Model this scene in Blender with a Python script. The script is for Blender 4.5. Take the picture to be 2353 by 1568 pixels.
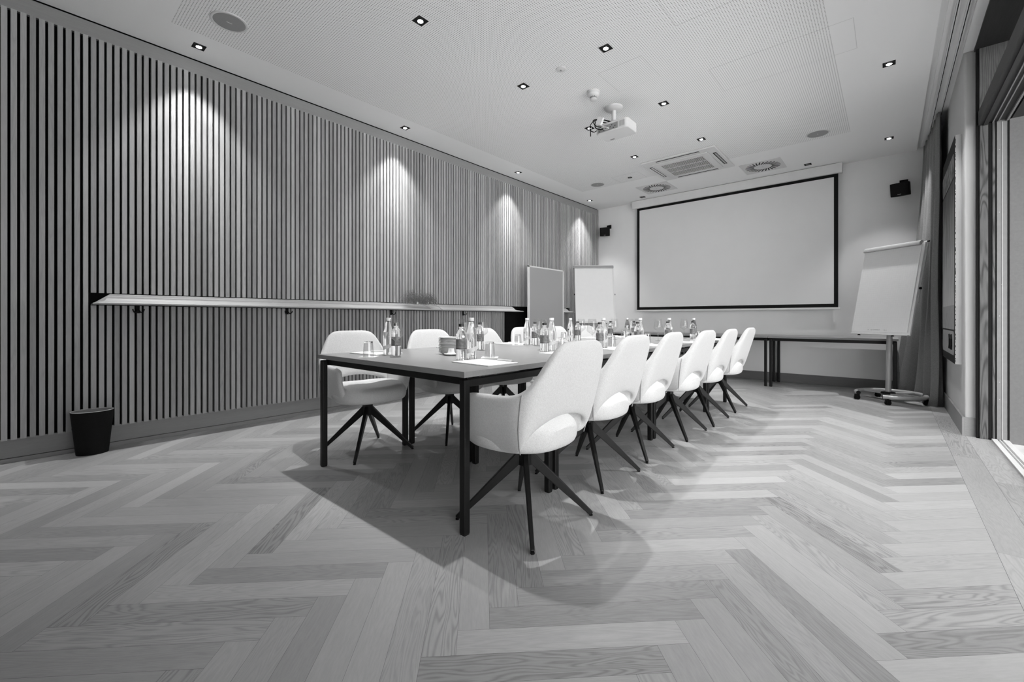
import bpy, bmesh, math, random
from mathutils import Vector, Matrix
random.seed(7)
PI = math.pi
R = math.radians
for o in list(bpy.data.objects): bpy.data.objects.remove(o)
C = bpy.context.scene.collection
SC = bpy.context.scene

# ------------------------------------------------------------ camera, world, exposure
H = 3.20            # ceiling height
cam_d = bpy.data.cameras.new('camera'); cam = bpy.data.objects.new('camera', cam_d); C.objects.link(cam)
cam.location = (0, 0, 0.98)
cam.rotation_euler = (R(90), 0, R(41.17))
cam_d.sensor_width = 36; cam_d.lens = 990.8/2353*36
cam_d.shift_y = -51.9/2353
cam_d.clip_start = 0.02; cam_d.clip_end = 200
SC.camera = cam
SC.view_settings.view_transform = 'Standard'
SC.view_settings.look = 'None'
SC.view_settings.gamma = 1
SC.view_settings.use_curve_mapping = False
SC.view_settings.exposure = 0.12
wd = bpy.data.worlds.new('lobed_sky'); SC.world = wd; wd.use_nodes = True
wd.node_tree.nodes['Background'].inputs[0].default_value = (1, 1, 1, 1)
# sky with a made-up bright lobe that lifts the end wall and far-left corner
SKY_BASE, SKY_LOBE = 1.3, 6.6
_nt = wd.node_tree; _tc = _nt.nodes.new('ShaderNodeTexCoord'); _dp = _nt.nodes.new('ShaderNodeVectorMath'); _dp.operation = 'DOT_PRODUCT'
_nt.links.new(_tc.outputs['Generated'], _dp.inputs[0]); _dp.inputs[1].default_value = Vector((0.62, -0.77, 0.12)).normalized()
_mr = _nt.nodes.new('ShaderNodeMapRange'); _mr.interpolation_type = 'SMOOTHSTEP'; _mr.inputs[1].default_value = 0.55; _mr.inputs[2].default_value = 1.0
_mr.inputs[3].default_value = SKY_BASE; _mr.inputs[4].default_value = SKY_BASE+SKY_LOBE
_nt.links.new(_dp.outputs['Value'], _mr.inputs[0]); _nt.links.new(_mr.outputs[0], _nt.nodes['Background'].inputs[1])
sun = bpy.data.lights.new('sun', 'SUN'); sun.energy = 42.0; sun.angle = R(0.6)
so = bpy.data.objects.new('sun', sun); C.objects.link(so)      # high sun coming over the building from the slatted-wall side
so.rotation_euler = Vector((-0.62, -0.12, 0.78)).to_track_quat('Z', 'Y').to_euler()
DY0 = -0.3           # the open terrace door runs from here to y = 5.16
# daylight portal in the open terrace door
pl = bpy.data.lights.new('door_portal', 'AREA'); pl.shape = 'RECTANGLE'; pl.size = 5.16-DY0; pl.size_y = 2.55
try: pl.cycles.is_portal = True
except Exception: pass
po = bpy.data.objects.new('door_portal', pl); C.objects.link(po)
po.location = (0.722, (5.16+DY0)/2, 1.28); po.rotation_euler = (R(90), 0, R(90))
SPOT_W = 150.0       # each ceiling downlight

# ------------------------------------------------------------ node helpers
def new_mat(name):
    m = bpy.data.materials.new(name); m.use_nodes = True
    nt = m.node_tree; b = nt.nodes['Principled BSDF']
    return m, nt, b
def g3(v): return (v, v, v, 1)
def plain(name, v, rough=0.5, metal=0.0, spec=0.5, noise=0.0, nscale=30.0, bump=0.0, bscale=200.0):
    m, nt, b = new_mat(name)
    b.inputs['Base Color'].default_value = g3(v); b.inputs['Roughness'].default_value = rough
    b.inputs['Metallic'].default_value = metal; b.inputs['Specular IOR Level'].default_value = spec
    tc = nt.nodes.new('ShaderNodeTexCoord')
    if noise:
        n = nt.nodes.new('ShaderNodeTexNoise'); n.inputs['Scale'].default_value = nscale; n.inputs['Detail'].default_value = 4
        nt.links.new(tc.outputs['Object'], n.inputs['Vector'])
        mr = nt.nodes.new('ShaderNodeMapRange'); mr.inputs[1].default_value = 0.3; mr.inputs[2].default_value = 0.7
        mr.inputs[3].default_value = v*(1-noise); mr.inputs[4].default_value = v*(1+noise)
        nt.links.new(n.outputs[0], mr.inputs[0]); nt.links.new(mr.outputs[0], b.inputs['Base Color'])
    if bump:
        n2 = nt.nodes.new('ShaderNodeTexNoise'); n2.inputs['Scale'].default_value = bscale; n2.inputs['Detail'].default_value = 3
        nt.links.new(tc.outputs['Object'], n2.inputs['Vector'])
        bp = nt.nodes.new('ShaderNodeBump'); bp.inputs['Strength'].default_value = bump; bp.inputs['Distance'].default_value = 0.002
        nt.links.new(n2.outputs[0], bp.inputs['Height']); nt.links.new(bp.outputs[0], b.inputs['Normal'])
    return m
def math_node(nt, op, a, b=None, c=None):
    n = nt.nodes.new('ShaderNodeMath'); n.operation = op
    for i, x in enumerate((a, b, c)):
        if x is None: continue
        if isinstance(x, (int, float)): n.inputs[i].default_value = x
        else: nt.links.new(x, n.inputs[i])
    return n.outputs[0]
def wood(name, v, var=0.25, grain=0.25, src='Object', stretch=(1, 1, 1), rough=0.5, island=True, coarse=1.0, spec=0.35, figure=0.5, rings_n=75.0):
    """grey wood: tone per board, fine pores, and flowing growth rings; stretch = texture scale per axis"""
    m, nt, b = new_mat(name); L = nt.links
    b.inputs['Roughness'].default_value = rough; b.inputs['Specular IOR Level'].default_value = spec
    tc = nt.nodes.new('ShaderNodeTexCoord'); geo = nt.nodes.new('ShaderNodeNewGeometry')
    mp = nt.nodes.new('ShaderNodeMapping'); mp.inputs['Scale'].default_value = stretch
    L.new(tc.outputs[src], mp.inputs['Vector'])
    vec = mp.outputs[0]
    if island:
        cb = nt.nodes.new('ShaderNodeCombineXYZ')
        r = math_node(nt, 'MULTIPLY', geo.outputs['Random Per Island'], 61.0)
        L.new(r, cb.inputs[0]); L.new(math_node(nt, 'MULTIPLY', r, 1.7), cb.inputs[1]); L.new(math_node(nt, 'MULTIPLY', r, 2.3), cb.inputs[2])
        va = nt.nodes.new('ShaderNodeVectorMath'); va.operation = 'ADD'; L.new(vec, va.inputs[0]); L.new(cb.outputs[0], va.inputs[1]); vec = va.outputs[0]
    n1 = nt.nodes.new('ShaderNodeTexNoise'); n1.inputs['Scale'].default_value = 1.0*coarse; n1.inputs['Detail'].default_value = 2.0
    n1.inputs['Distortion'].default_value = 0.3; L.new(vec, n1.inputs['Vector'])
    rings = math_node(nt, 'SINE', math_node(nt, 'MULTIPLY', n1.outputs[0], rings_n))
    rings = math_node(nt, 'POWER', math_node(nt, 'MULTIPLY_ADD', rings, 0.5, 0.5), 2.0)
    n2 = nt.nodes.new('ShaderNodeTexNoise'); n2.inputs['Scale'].default_value = 14.0*coarse; n2.inputs['Detail'].default_value = 5.0; n2.inputs['Roughness'].default_value = 0.7
    L.new(vec, n2.inputs['Vector'])
    n3 = nt.nodes.new('ShaderNodeTexNoise'); n3.inputs['Scale'].default_value = 3.0; n3.inputs['Detail'].default_value = 3.0; L.new(vec, n3.inputs['Vector'])
    # figure strength differs from board to board
    fs = math_node(nt, 'MULTIPLY', math_node(nt, 'FRACT', math_node(nt, 'MULTIPLY', geo.outputs['Random Per Island'], 17.3)), 1.0) if island else 0.5
    if island: fs = math_node(nt, 'POWER', fs, 1.6)
    t = math_node(nt, 'MULTIPLY', math_node(nt, 'MULTIPLY', rings, fs), -figure*grain*1.6)
    t = math_node(nt, 'ADD', t, math_node(nt, 'MULTIPLY', math_node(nt, 'SUBTRACT', n2.outputs[0], 0.5), 1.7*grain))
    t = math_node(nt, 'ADD', t, math_node(nt, 'MULTIPLY', math_node(nt, 'SUBTRACT', n3.outputs[0], 0.5), 0.8*grain))
    if island:
        t = math_node(nt, 'ADD', t, math_node(nt, 'MULTIPLY', math_node(nt, 'SUBTRACT', geo.outputs['Random Per Island'], 0.5), 2*var))
    t = math_node(nt, 'MULTIPLY', math_node(nt, 'ADD', t, 1.0), v)
    t = math_node(nt, 'MAXIMUM', t, 0.01)
    L.new(t, b.inputs['Base Color'])
    bp = nt.nodes.new('ShaderNodeBump'); bp.inputs['Strength'].default_value = 0.08; bp.inputs['Distance'].default_value = 0.002
    L.new(n2.outputs[0], bp.inputs['Height']); L.new(bp.outputs[0], b.inputs['Normal'])
    return m
def glass(name, ior=1.45, rough=0.0, tint=0.97):
    m, nt, b = new_mat(name)
    b.inputs['Base Color'].default_value = g3(tint); b.inputs['Roughness'].default_value = rough
    b.inputs['Transmission Weight'].default_value = 1.0; b.inputs['IOR'].default_value = ior
    return m
def thin_glass(name):
    m = bpy.data.materials.new(name); m.use_nodes = True; nt = m.node_tree; L = nt.links
    for n in list(nt.nodes):
        if n.type == 'BSDF_PRINCIPLED': nt.nodes.remove(n)
    out = nt.nodes['Material Output']; tr = nt.nodes.new('ShaderNodeBsdfTransparent'); tr.inputs[0].default_value = g3(0.93)
    gl = nt.nodes.new('ShaderNodeBsdfGlossy'); gl.inputs[0].default_value = g3(0.95); gl.inputs['Roughness'].default_value = 0.02
    lw = nt.nodes.new('ShaderNodeLayerWeight'); lw.inputs[0].default_value = 0.5; fac = math_node(nt, 'MULTIPLY_ADD', math_node(nt, 'POWER', lw.outputs['Facing'], 3.0), 0.65, 0.07); mx = nt.nodes.new('ShaderNodeMixShader')
    L.new(fac, mx.inputs[0]); L.new(tr.outputs[0], mx.inputs[1]); L.new(gl.outputs[0], mx.inputs[2]); L.new(mx.outputs[0], out.inputs['Surface'])
    return m
def emis(name, s):
    m, nt, b = new_mat(name)
    b.inputs['Base Color'].default_value = g3(0.9)
    b.inputs['Emission Color'].default_value = (1, 1, 1, 1); b.inputs['Emission Strength'].default_value = s
    return m

M = {}
M['slat'] = wood('oak_slats', 0.37, var=0.22, grain=0.24, stretch=(14, 14, 1.1), rough=0.55, figure=0.35)
M['slat_back'] = plain('black_felt', 0.006, 0.95, spec=0.1, noise=0.2, nscale=40)
M['oak_y'] = wood('oak_along_wall', 0.28, var=0.1, grain=0.16, stretch=(16, 1.0, 16), rough=0.5, figure=0.4)
M['ledge'] = wood('oak_ledge', 0.37, var=0.0, grain=0.16, stretch=(12, 0.9, 12), rough=0.45, figure=0.5, island=False)
M['oak_x'] = wood('oak_along_back', 0.14, var=0.1, grain=0.22, stretch=(1.0, 16, 22), rough=0.5, figure=0.4)
M['oak_r'] = wood('oak_skirting', 0.24, var=0.1, grain=0.25, stretch=(6, 1.0, 30), rough=0.5, figure=0.4)
M['floor'] = wood('oak_herringbone', 0.36, var=0.20, grain=0.22, src='UV', stretch=(1.3, 11, 1), rough=0.36, coarse=1.0, spec=0.5, figure=0.9, rings_n=150.0)
M['gap'] = plain('dark_joint', 0.03, 0.9)
M['table'] = wood('table_veneer', 0.25, var=0.0, grain=0.26, stretch=(14, 1.2, 14), rough=0.28, island=False, spec=0.5, figure=0.15)
M['table_x'] = wood('table_veneer_across', 0.25, var=0.0, grain=0.26, stretch=(1.2, 14, 14), rough=0.28, island=False, spec=0.5, figure=0.15)
M['wall'] = plain('white_plaster', 0.80, 0.9, spec=0.2, noise=0.02, nscale=3, bump=0.05, bscale=120)
M['black'] = plain('black_powder_coat', 0.006, 0.42, spec=0.25, noise=0.2, nscale=60)
M['blackmatt'] = plain('matt_black', 0.006, 0.75, spec=0.2, noise=0.2, nscale=60)
M['white'] = plain('white_enamel', 0.72, 0.4, noise=0.02, nscale=10)
M['plastic'] = plain('white_plastic', 0.66, 0.45, noise=0.02, nscale=10)
M['grey'] = plain('grey_grille', 0.30, 0.7, noise=0.05, nscale=300)
M['alu'] = plain('aluminium', 0.20, 0.6, metal=0.1, noise=0.05, nscale=30)
M['steel'] = plain('light_grey_steel', 0.38, 0.4, metal=0.2, noise=0.03, nscale=20)
M['screen'] = plain('screen_cloth', 0.74, 0.9, spec=0.1, noise=0.01, nscale=4)
M['paper'] = plain('white_paper', 0.82, 0.8, spec=0.2, noise=0.01, nscale=20)
M['ink'] = plain('printed_ink', 0.10, 0.7, noise=0.1, nscale=80)
M['ink_lt'] = plain('pale_ink', 0.35, 0.7, noise=0.1, nscale=80)
M['felt'] = plain('grey_felt', 0.36, 0.95, spec=0.1, noise=0.10, nscale=260)
M['china'] = plain('white_china', 0.75, 0.2, noise=0.01, nscale=10)
M['label_dk'] = plain('dark_label', 0.14, 0.5, noise=0.55, nscale=45)
M['label_lt'] = plain('pale_label', 0.62, 0.5, noise=0.12, nscale=60)
M['cap_dk'] = plain('dark_cap', 0.02, 0.4, noise=0.2, nscale=60)
M['grass'] = plain('dried_grass', 0.17, 0.8, noise=0.4, nscale=80)
M['stone'] = plain('terrace_paving', 0.55, 0.85, noise=0.10, nscale=4)
M['render'] = plain('exterior_render', 0.15, 0.9, noise=0.05, nscale=60, bump=0.2, bscale=300)
M['darkwood'] = wood('dark_stained_wood', 0.035, var=0.0, grain=0.3, stretch=(14, 1, 14), rough=0.6, island=False)
M['pine'] = wood('stained_pine', 0.20, var=0.0, grain=0.35, stretch=(7, 7, 0.9), rough=0.5, island=False, coarse=0.8, figure=1.4, rings_n=170.0)
M['pine_dk'] = wood('dark_pine_post', 0.10, var=0.0, grain=0.5, stretch=(9, 9, 0.8), rough=0.5, island=False, coarse=0.8, figure=1.6, rings_n=170.0)
M['glass'] = glass('clear_glass', 1.46)
M['thin'] = thin_glass('thin_clear_glass')
M['water'] = glass('water_bottle', 1.33, 0.0, 0.98)
M['lamp'] = emis('lamp_lens', 30.0)
M['led_off'] = plain('unlit_lens', 0.05, 0.2)

# woven upholstery
def fabric():
    m, nt, b = new_mat('boucle_fabric'); L = nt.links
    b.inputs['Roughness'].default_value = 0.95; b.inputs['Specular IOR Level'].default_value = 0.15
    b.inputs['Sheen Weight'].default_value = 0.15
    tc = nt.nodes.new('ShaderNodeTexCoord')
    vo = nt.nodes.new('ShaderNodeTexVoronoi'); vo.inputs['Scale'].default_value = 330; L.new(tc.outputs['Object'], vo.inputs['Vector'])
    n = nt.nodes.new('ShaderNodeTexNoise'); n.inputs['Scale'].default_value = 120; n.inputs['Detail'].default_value = 4; L.new(tc.outputs['Object'], n.inputs['Vector'])
    h = math_node(nt, 'ADD', vo.outputs['Distance'], n.outputs[0])
    mr = nt.nodes.new('ShaderNodeMapRange'); mr.inputs[1].default_value = 0.4; mr.inputs[2].default_value = 1.3; mr.inputs[3].default_value = 0.66; mr.inputs[4].default_value = 0.54
    L.new(h, mr.inputs[0]); L.new(mr.outputs[0], b.inputs['Base Color'])
    bp = nt.nodes.new('ShaderNodeBump'); bp.inputs['Strength'].default_value = 0.35; bp.inputs['Distance'].default_value = 0.002; bp.invert = True
    L.new(h, bp.inputs['Height']); L.new(bp.outputs[0], b.inputs['Normal'])
    return m
M['fabric'] = fabric()
def linen():
    m, nt, b = new_mat('linen_curtain'); L = nt.links
    b.inputs['Roughness'].default_value = 0.95; b.inputs['Specular IOR Level'].default_value = 0.1
    tc = nt.nodes.new('ShaderNodeTexCoord'); mp = nt.nodes.new('ShaderNodeMapping'); mp.inputs['Scale'].default_value = (1, 1, 6)
    L.new(tc.outputs['Object'], mp.inputs[0])
    n = nt.nodes.new('ShaderNodeTexNoise'); n.inputs['Scale'].default_value = 90; L.new(mp.outputs[0], n.inputs['Vector'])
    mr = nt.nodes.new('ShaderNodeMapRange'); mr.inputs[1].default_value = 0.3; mr.inputs[2].default_value = 0.7; mr.inputs[3].default_value = 0.17; mr.inputs[4].default_value = 0.27
    L.new(n.outputs[0], mr.inputs[0]); L.new(mr.outputs[0], b.inputs['Base Color'])
    return m
M['linen'] = linen()
# perforated acoustic plaster: plain margins and a rectangular field of small holes
PX0, PX1, PY0, PY1 = -4.05, -0.335, 0.745, 6.51
def ceiling_mat():
    m, nt, b = new_mat('perforated_plasterboard'); L = nt.links
    b.inputs['Roughness'].default_value = 0.9; b.inputs['Specular IOR Level'].default_value = 0.2
    tc = nt.nodes.new('ShaderNodeTexCoord'); sp = nt.nodes.new('ShaderNodeSeparateXYZ'); L.new(tc.outputs['Object'], sp.inputs[0])
    p = 0.0175
    fx = math_node(nt, 'SUBTRACT', math_node(nt, 'FRACT', math_node(nt, 'DIVIDE', math_node(nt, 'SUBTRACT', sp.outputs[0], PX0), p)), 0.5)
    fy = math_node(nt, 'SUBTRACT', math_node(nt, 'FRACT', math_node(nt, 'DIVIDE', math_node(nt, 'SUBTRACT', sp.outputs[1], PY0), p)), 0.5)
    d = math_node(nt, 'SQRT', math_node(nt, 'ADD', math_node(nt, 'MULTIPLY', fx, fx), math_node(nt, 'MULTIPLY', fy, fy)))
    hole = math_node(nt, 'LESS_THAN', d, 0.20)
    for c, a, lo in ((0, PX0, 1), (0, PX1, 0), (1, PY0, 1), (1, PY1, 0)):
        hole = math_node(nt, 'MULTIPLY', hole, math_node(nt, 'GREATER_THAN' if lo else 'LESS_THAN', sp.outputs[c], a))
    mr = nt.nodes.new('ShaderNodeMapRange'); mr.inputs[3].default_value = 0.88; mr.inputs[4].default_value = 0.24
    L.new(hole, mr.inputs[0]); L.new(mr.outputs[0], b.inputs['Base Color'])
    return m
M['ceiling'] = ceiling_mat()

# ------------------------------------------------------------ mesh helpers
class MB:
    def __init__(s): s.v = []; s.f = []; s.uv = None
    def add(s, vs, fs):
        n = len(s.v); s.v += [tuple(x) for x in vs]; s.f += [tuple(i+n for i in f) for f in fs]; return s
    def box(s, x0, x1, y0, y1, z0, z1, mat=None):
        vs = [Vector(p) for p in ((x0,y0,z0),(x1,y0,z0),(x1,y1,z0),(x0,y1,z0),(x0,y0,z1),(x1,y0,z1),(x1,y1,z1),(x0,y1,z1))]
        if mat: vs = [mat @ p for p in vs]
        return s.add(vs, [(0,3,2,1),(4,5,6,7),(0,1,5,4),(1,2,6,5),(2,3,7,6),(3,0,4,7)])
    def bar(s, a, b, w0, h0, w1=None, h1=None, up=(0,0,1)):
        """tapered rectangular bar from a to b"""
        w1 = w0 if w1 is None else w1; h1 = h0 if h1 is None else h1
        a = Vector(a); b = Vector(b); d = (b-a).normalized(); u = Vector(up)
        if abs(d.dot(u)) > 0.98: u = Vector((1,0,0))
        x = d.cross(u).normalized(); y = x.cross(d)
        vs = []
        for p, w, h in ((a, w0, h0), (b, w1, h1)):
            for i, j in ((-1,-1),(1,-1),(1,1),(-1,1)): vs.append(p + x*i*w/2 + y*j*h/2)
        return s.add(vs, [(3,2,1,0),(4,5,6,7),(0,1,5,4),(1,2,6,5),(2,3,7,6),(3,0,4,7)])
    def lathe(s, prof, n=24, c=(0,0,0), sx=1.0, sy=1.0, mat=None, close=True):
        base = []; c = Vector(c); vs = []; fs = []
        for r, z in prof:
            for k in range(n):
                a = 2*PI*k/n; p = Vector((r*math.cos(a)*sx, r*math.sin(a)*sy, z))
                if mat: p = mat @ p
                vs.append(p+c)
        for i in range(len(prof)-1):
            for k in range(n):
                k2 = (k+1) % n; fs.append((i*n+k, i*n+k2, (i+1)*n+k2, (i+1)*n+k))
        if close:
            fs.append(tuple(reversed(range(n)))); m = (len(prof)-1)*n; fs.append(tuple(m+k for k in range(n)))
        return s.add(vs, fs)
    def tube(s, pts, r, n=8, caps=True, r1=None):
        pts = [Vector(p) for p in pts]; vs = []; fs = []; N = len(pts); prev = None
        for i, p in enumerate(pts):
            d = (pts[min(i+1, N-1)]-pts[max(i-1, 0)]).normalized()
            if prev is None:
                x = d.orthogonal().normalized()
            else:
                x = (prev - d*prev.dot(d)).normalized()
            prev = x; y = d.cross(x)
            rr = r if r1 is None else r+(r1-r)*i/(N-1)
            for k in range(n):
                a = 2*PI*k/n; vs.append(p + (x*math.cos(a)+y*math.sin(a))*rr)
        for i in range(N-1):
            for k in range(n):
                k2 = (k+1) % n; fs.append((i*n+k, i*n+k2, (i+1)*n+k2, (i+1)*n+k))
        if caps: fs.append(tuple(reversed(range(n)))); fs.append(tuple((N-1)*n+k for k in range(n)))
        return s.add(vs, fs)
    def prism(s, poly, axis, a0, a1):
        """extrude a 2D polygon along axis 0/1/2"""
        def mk(p, t):
            q = [0, 0, 0]; o = [i for i in range(3) if i != axis]; q[o[0]] = p[0]; q[o[1]] = p[1]; q[axis] = t; return q
        n = len(poly); vs = [mk(p, a0) for p in poly]+[mk(p, a1) for p in poly]
        fs = [tuple(range(n)), tuple(reversed(range(n, 2*n)))]+[(i, i+n, (i+1) % n+n, (i+1) % n) for i in range(n)]
        return s.add(vs, fs)
    def build(s, name, mat, parent=None, smooth=False, bevel=0, sub=0, solid=0, angle=40, seg=2):
        me = bpy.data.meshes.new(name); me.from_pydata(s.v, [], s.f); me.validate()
        if s.uv:
            uvl = me.uv_layers.new(name='UVMap'); k = 0
            for p in me.polygons:
                for li in p.loop_indices: uvl.data[li].uv = s.uv[k]; k += 1
        bm = bmesh.new(); bm.from_mesh(me)
        if not s.uv: bmesh.ops.recalc_face_normals(bm, faces=bm.faces)
        bm.to_mesh(me); bm.free()
        me.materials.append(M[mat] if isinstance(mat, str) else mat)
        if smooth:
            for p in me.polygons: p.use_smooth = True
            if angle < 180 and not sub:
                try: me.set_sharp_from_angle(angle=R(angle))
                except Exception: pass
        o = bpy.data.objects.new(name, me); C.objects.link(o)
        if parent is not None: o.parent = parent
        if solid:
            md = o.modifiers.new('thickness', 'SOLIDIFY'); md.thickness = solid; md.offset = 0
        if bevel:
            md = o.modifiers.new('edge', 'BEVEL'); md.width = bevel; md.segments = seg; md.limit_method = 'ANGLE'; md.angle_limit = R(50)
        if sub:
            md = o.modifiers.new('smooth', 'SUBSURF'); md.levels = sub; md.render_levels = sub
        return o
def tag(o, label=None, cat=None, group=None, kind=None):
    if label: o['label'] = label
    if cat: o['category'] = cat
    if group: o['group'] = group
    if kind: o['kind'] = kind
    return o
def thing(name, loc, label, cat, rz=0, group=None):
    o = bpy.data.objects.new(name, None); C.objects.link(o); o.empty_display_size = 0.1
    o.location = loc; o.rotation_euler = (0, 0, rz)
    return tag(o, label, cat, group)
def struct(o, label, cat): return tag(o, label, cat, None, 'structure')
def kids(o): return [c for c in bpy.data.objects if c.parent == o]
def dup(root, loc, rz, label, group=None):
    r = root.copy(); C.objects.link(r); r.location = loc; r.rotation_euler = (0, 0, rz); r['label'] = label
    if group: r['group'] = group
    for ch in kids(root):
        c = ch.copy(); C.objects.link(c); c.parent = r
        for g in kids(ch):
            d = g.copy(); C.objects.link(d); d.parent = c
    return r
def text(name, s, size, mat, parent, M4, ext=0.0004):
    cu = bpy.data.curves.new(name, 'FONT'); cu.body = s; cu.size = size; cu.extrude = ext; cu.align_x = 'CENTER'
    t = bpy.data.objects.new(name, cu); C.objects.link(t)
    bpy.context.view_layer.update()
    me = bpy.data.meshes.new_from_object(t.evaluated_get(bpy.context.evaluated_depsgraph_get()))
    bpy.data.objects.remove(t); me.materials.clear(); me.materials.append(M[mat]); me.transform(M4)
    o = bpy.data.objects.new(name, me); C.objects.link(o); o.parent = parent
    return o
def curve(pts, n=6):
    P = [Vector(p) for p in pts]; P = [P[0]*2-P[1]]+P+[P[-1]*2-P[-2]]; out = []
    for i in range(1, len(P)-2):
        a, b, c, d = P[i-1:i+3]
        for k in range(n):
            t = k/n; out.append(0.5*((2*b)+(c-a)*t+(2*a-5*b+4*c-d)*t*t+(3*b-a-3*c+d)*t**3))
    return out+[P[-2]]
def ring(r0, r1, z, n=32):
    mb = MB(); mb.lathe([(r0, z), (r1, z)], n, close=False); return mb

# ------------------------------------------------------------ floor
def clip(poly, x0, x1, y0, y1):
    for ax, lim, sg in ((0, x0, 1), (0, x1, -1), (1, y0, 1), (1, y1, -1)):
        out = []
        for i in range(len(poly)):
            p, q = poly[i], poly[(i+1) % len(poly)]
            ip, iq = sg*(p[ax]-lim) >= 0, sg*(q[ax]-lim) >= 0
            if ip: out.append(p)
            if ip != iq:
                t = (lim-p[ax])/(q[ax]-p[ax]); out.append((p[0]+t*(q[0]-p[0]), p[1]+t*(q[1]-p[1])))
        poly = out
        if len(poly) < 3: return []
    return poly
YB = -2.4
fl = MB(); fl.uv = []
W = 0.1; NN = 7; X0, Y0 = 0.042, 1.684; s2 = math.sqrt(0.5)
def add_plank(p0, e, n, L, w):
    g = 0.0003
    poly = []
    for a, b in ((g, g), (L-g, g), (L-g, w-g), (g, w-g)):
        poly.append((p0[0]+e[0]*a+n[0]*b, p0[1]+e[1]*a+n[1]*b))
    return poly, e, n
def emit(poly, e, n, box):
    poly = clip(poly, *box)
    if not poly: return
    area = 0
    for i in range(len(poly)): area += poly[i][0]*poly[(i+1) % len(poly)][1]-poly[(i+1) % len(poly)][0]*poly[i][1]
    if area < 0: poly = poly[::-1]
    if abs(area) < 1e-5: return
    k = len(fl.v); fl.v += [(x, y, 0) for x, y in poly]; fl.f.append(tuple(range(k, k+len(poly))))
    for x, y in poly: fl.uv.append((x*e[0]+y*e[1], x*n[0]+y*n[1]))
BOX = (-4.52, 0.3395, YB, 7.8)
for i in range(-70, 110):
    for j in range(-70, 110):
        k = (i-j) % (2*NN)
        cx = X0+(i-j)*W*s2; cy = Y0+(i+j)*W*s2
        if cx < -6 or cx > 1.6 or cy < YB-1.2 or cy > 9: continue
        if k == 0:      # plank along a = (1,1)
            emit(*add_plank((cx, cy), (s2, s2), (-s2, s2), NN*W, W), BOX)
        elif k == 2*NN-1:   # plank along b = (-1,1), starts at this cell
            emit(*add_plank((cx, cy), (-s2, s2), (s2, s2), NN*W, W), BOX)
for xa, xb, off in ((0.3405, 0.4795, 0.0), (0.4805, 0.6195, 0.55)):
    y = YB-off
    while y < 7.8:
        emit([(xa, y+.0005), (xb, y+.0005), (xb, y+1.7), (xa, y+1.7)], (0, 1), (1, 0), (xa, xb if xa > .4 else xb, YB, 7.8)); y += 1.7
floor = struct(fl.build('floor', 'floor'), 'oak herringbone parquet floor with a straight board border along the terrace door', 'floor')
mb = MB(); mb.box(-4.6, 0.62, YB, 7.85, -0.06, -0.0025)
mb.build('floor_joints', 'gap', floor)

# ------------------------------------------------------------ left wall with slats
SX = -4.46     # face of the slats
BX = -4.50
w = MB(); w.box(-4.62, BX-0.004, YB, 7.8, 0, 3.3)
wall_left = struct(w.build('wall_left', 'slat_back'), 'left wall clad in vertical oak slats over black backing', 'wall')
PIT = 0.04325
sl = MB(); sl2 = MB(); k = 0
y = -0.051+PIT*0.15-60*PIT
zb, zt = 0.158, 3.075
random.seed(3)
while y < 7.76:
    a, b = y+0.0072, y+PIT-0.0072
    if random.random() < 0.12: a += 0.002
    if 0.352 < b and a < 6.72:
        if 4.93 < a < 5.95:
            sl.box(BX-0.003, SX, a, b, 1.172, zt)
        else:
            sl.box(BX-0.003, SX, a, b, zb, 1.078); sl.box(BX-0.003, SX, a, b, 1.172, zt)
    else:
        sl.box(BX-0.003, SX, a, b, zb, zt)
    y += PIT
sp = sl.build('slat_panel', 'slat', wall_left)
mb = MB(); mb.box(BX-0.004, SX-0.018, YB, 7.8, 3.078, 3.19)
struct(mb.build('trim_1', 'oak_y'), 'plain oak fascia board above the slats under the ceiling', 'trim')
mb = MB(); y = YB
while y < 7.8:
    mb.box(BX-0.004, BX+0.008, y+.0006, min(y+2.3, 7.8), 0.032, 0.16); y += 2.3
bl = struct(mb.build('baseboard_left', 'oak_y'), 'oak baseboard under the slatted wall', 'baseboard')
mb = MB(); mb.box(BX-0.004, BX+0.018, YB, 7.8, 0, 0.029)
mb.build('toe_strip', 'oak_y', bl)

# moulded ledge along the slatted wall (mitred end returns)
prof = [(-4.46, 1.083), (-4.30, 1.083), (-4.298, 1.093), (-4.318, 1.097), (-4.345, 1.097), (-4.352, 1.103), (-4.366, 1.105)]
for i in range(7):
    a = i/6*PI/2; prof.append((-4.366-0.062*math.sin(a), 1.105+0.036*(1-math.cos(a))))
prof += [(-4.436, 1.143), (-4.438, 1.148), (-4.452, 1.151), (-4.455, 1.162), (-4.46, 1.165)]
def ledge(y0, y1, name, label):
    mb = MB(); n = len(prof); vs = []
    for p in prof: vs.append((p[0], y0+max(0, (-4.298-p[0]))*0.65*(1 if p[1] > 1.09 else 0), p[1]))
    for p in prof: vs.append((p[0], y1-max(0, (-4.298-p[0]))*0.65*(1 if p[1] > 1.09 else 0), p[1]))
    fs = [tuple(range(n)), tuple(reversed(range(n, 2*n)))]+[(i, i+n, (i+1) % n+n, (i+1) % n) for i in range(n)]
    mb.add(vs, fs); o = mb.build(name, 'ledge'); return tag(o, label, 'ledge')
ledge(0.35, 4.93+0.27, 'wall_ledge', 'long moulded oak ledge fixed along the slatted wall')
o = ledge(6.0-0.35, 6.70, 'wall_ledge', 'short oak ledge behind the grey pin board and the left flip chart')

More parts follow.
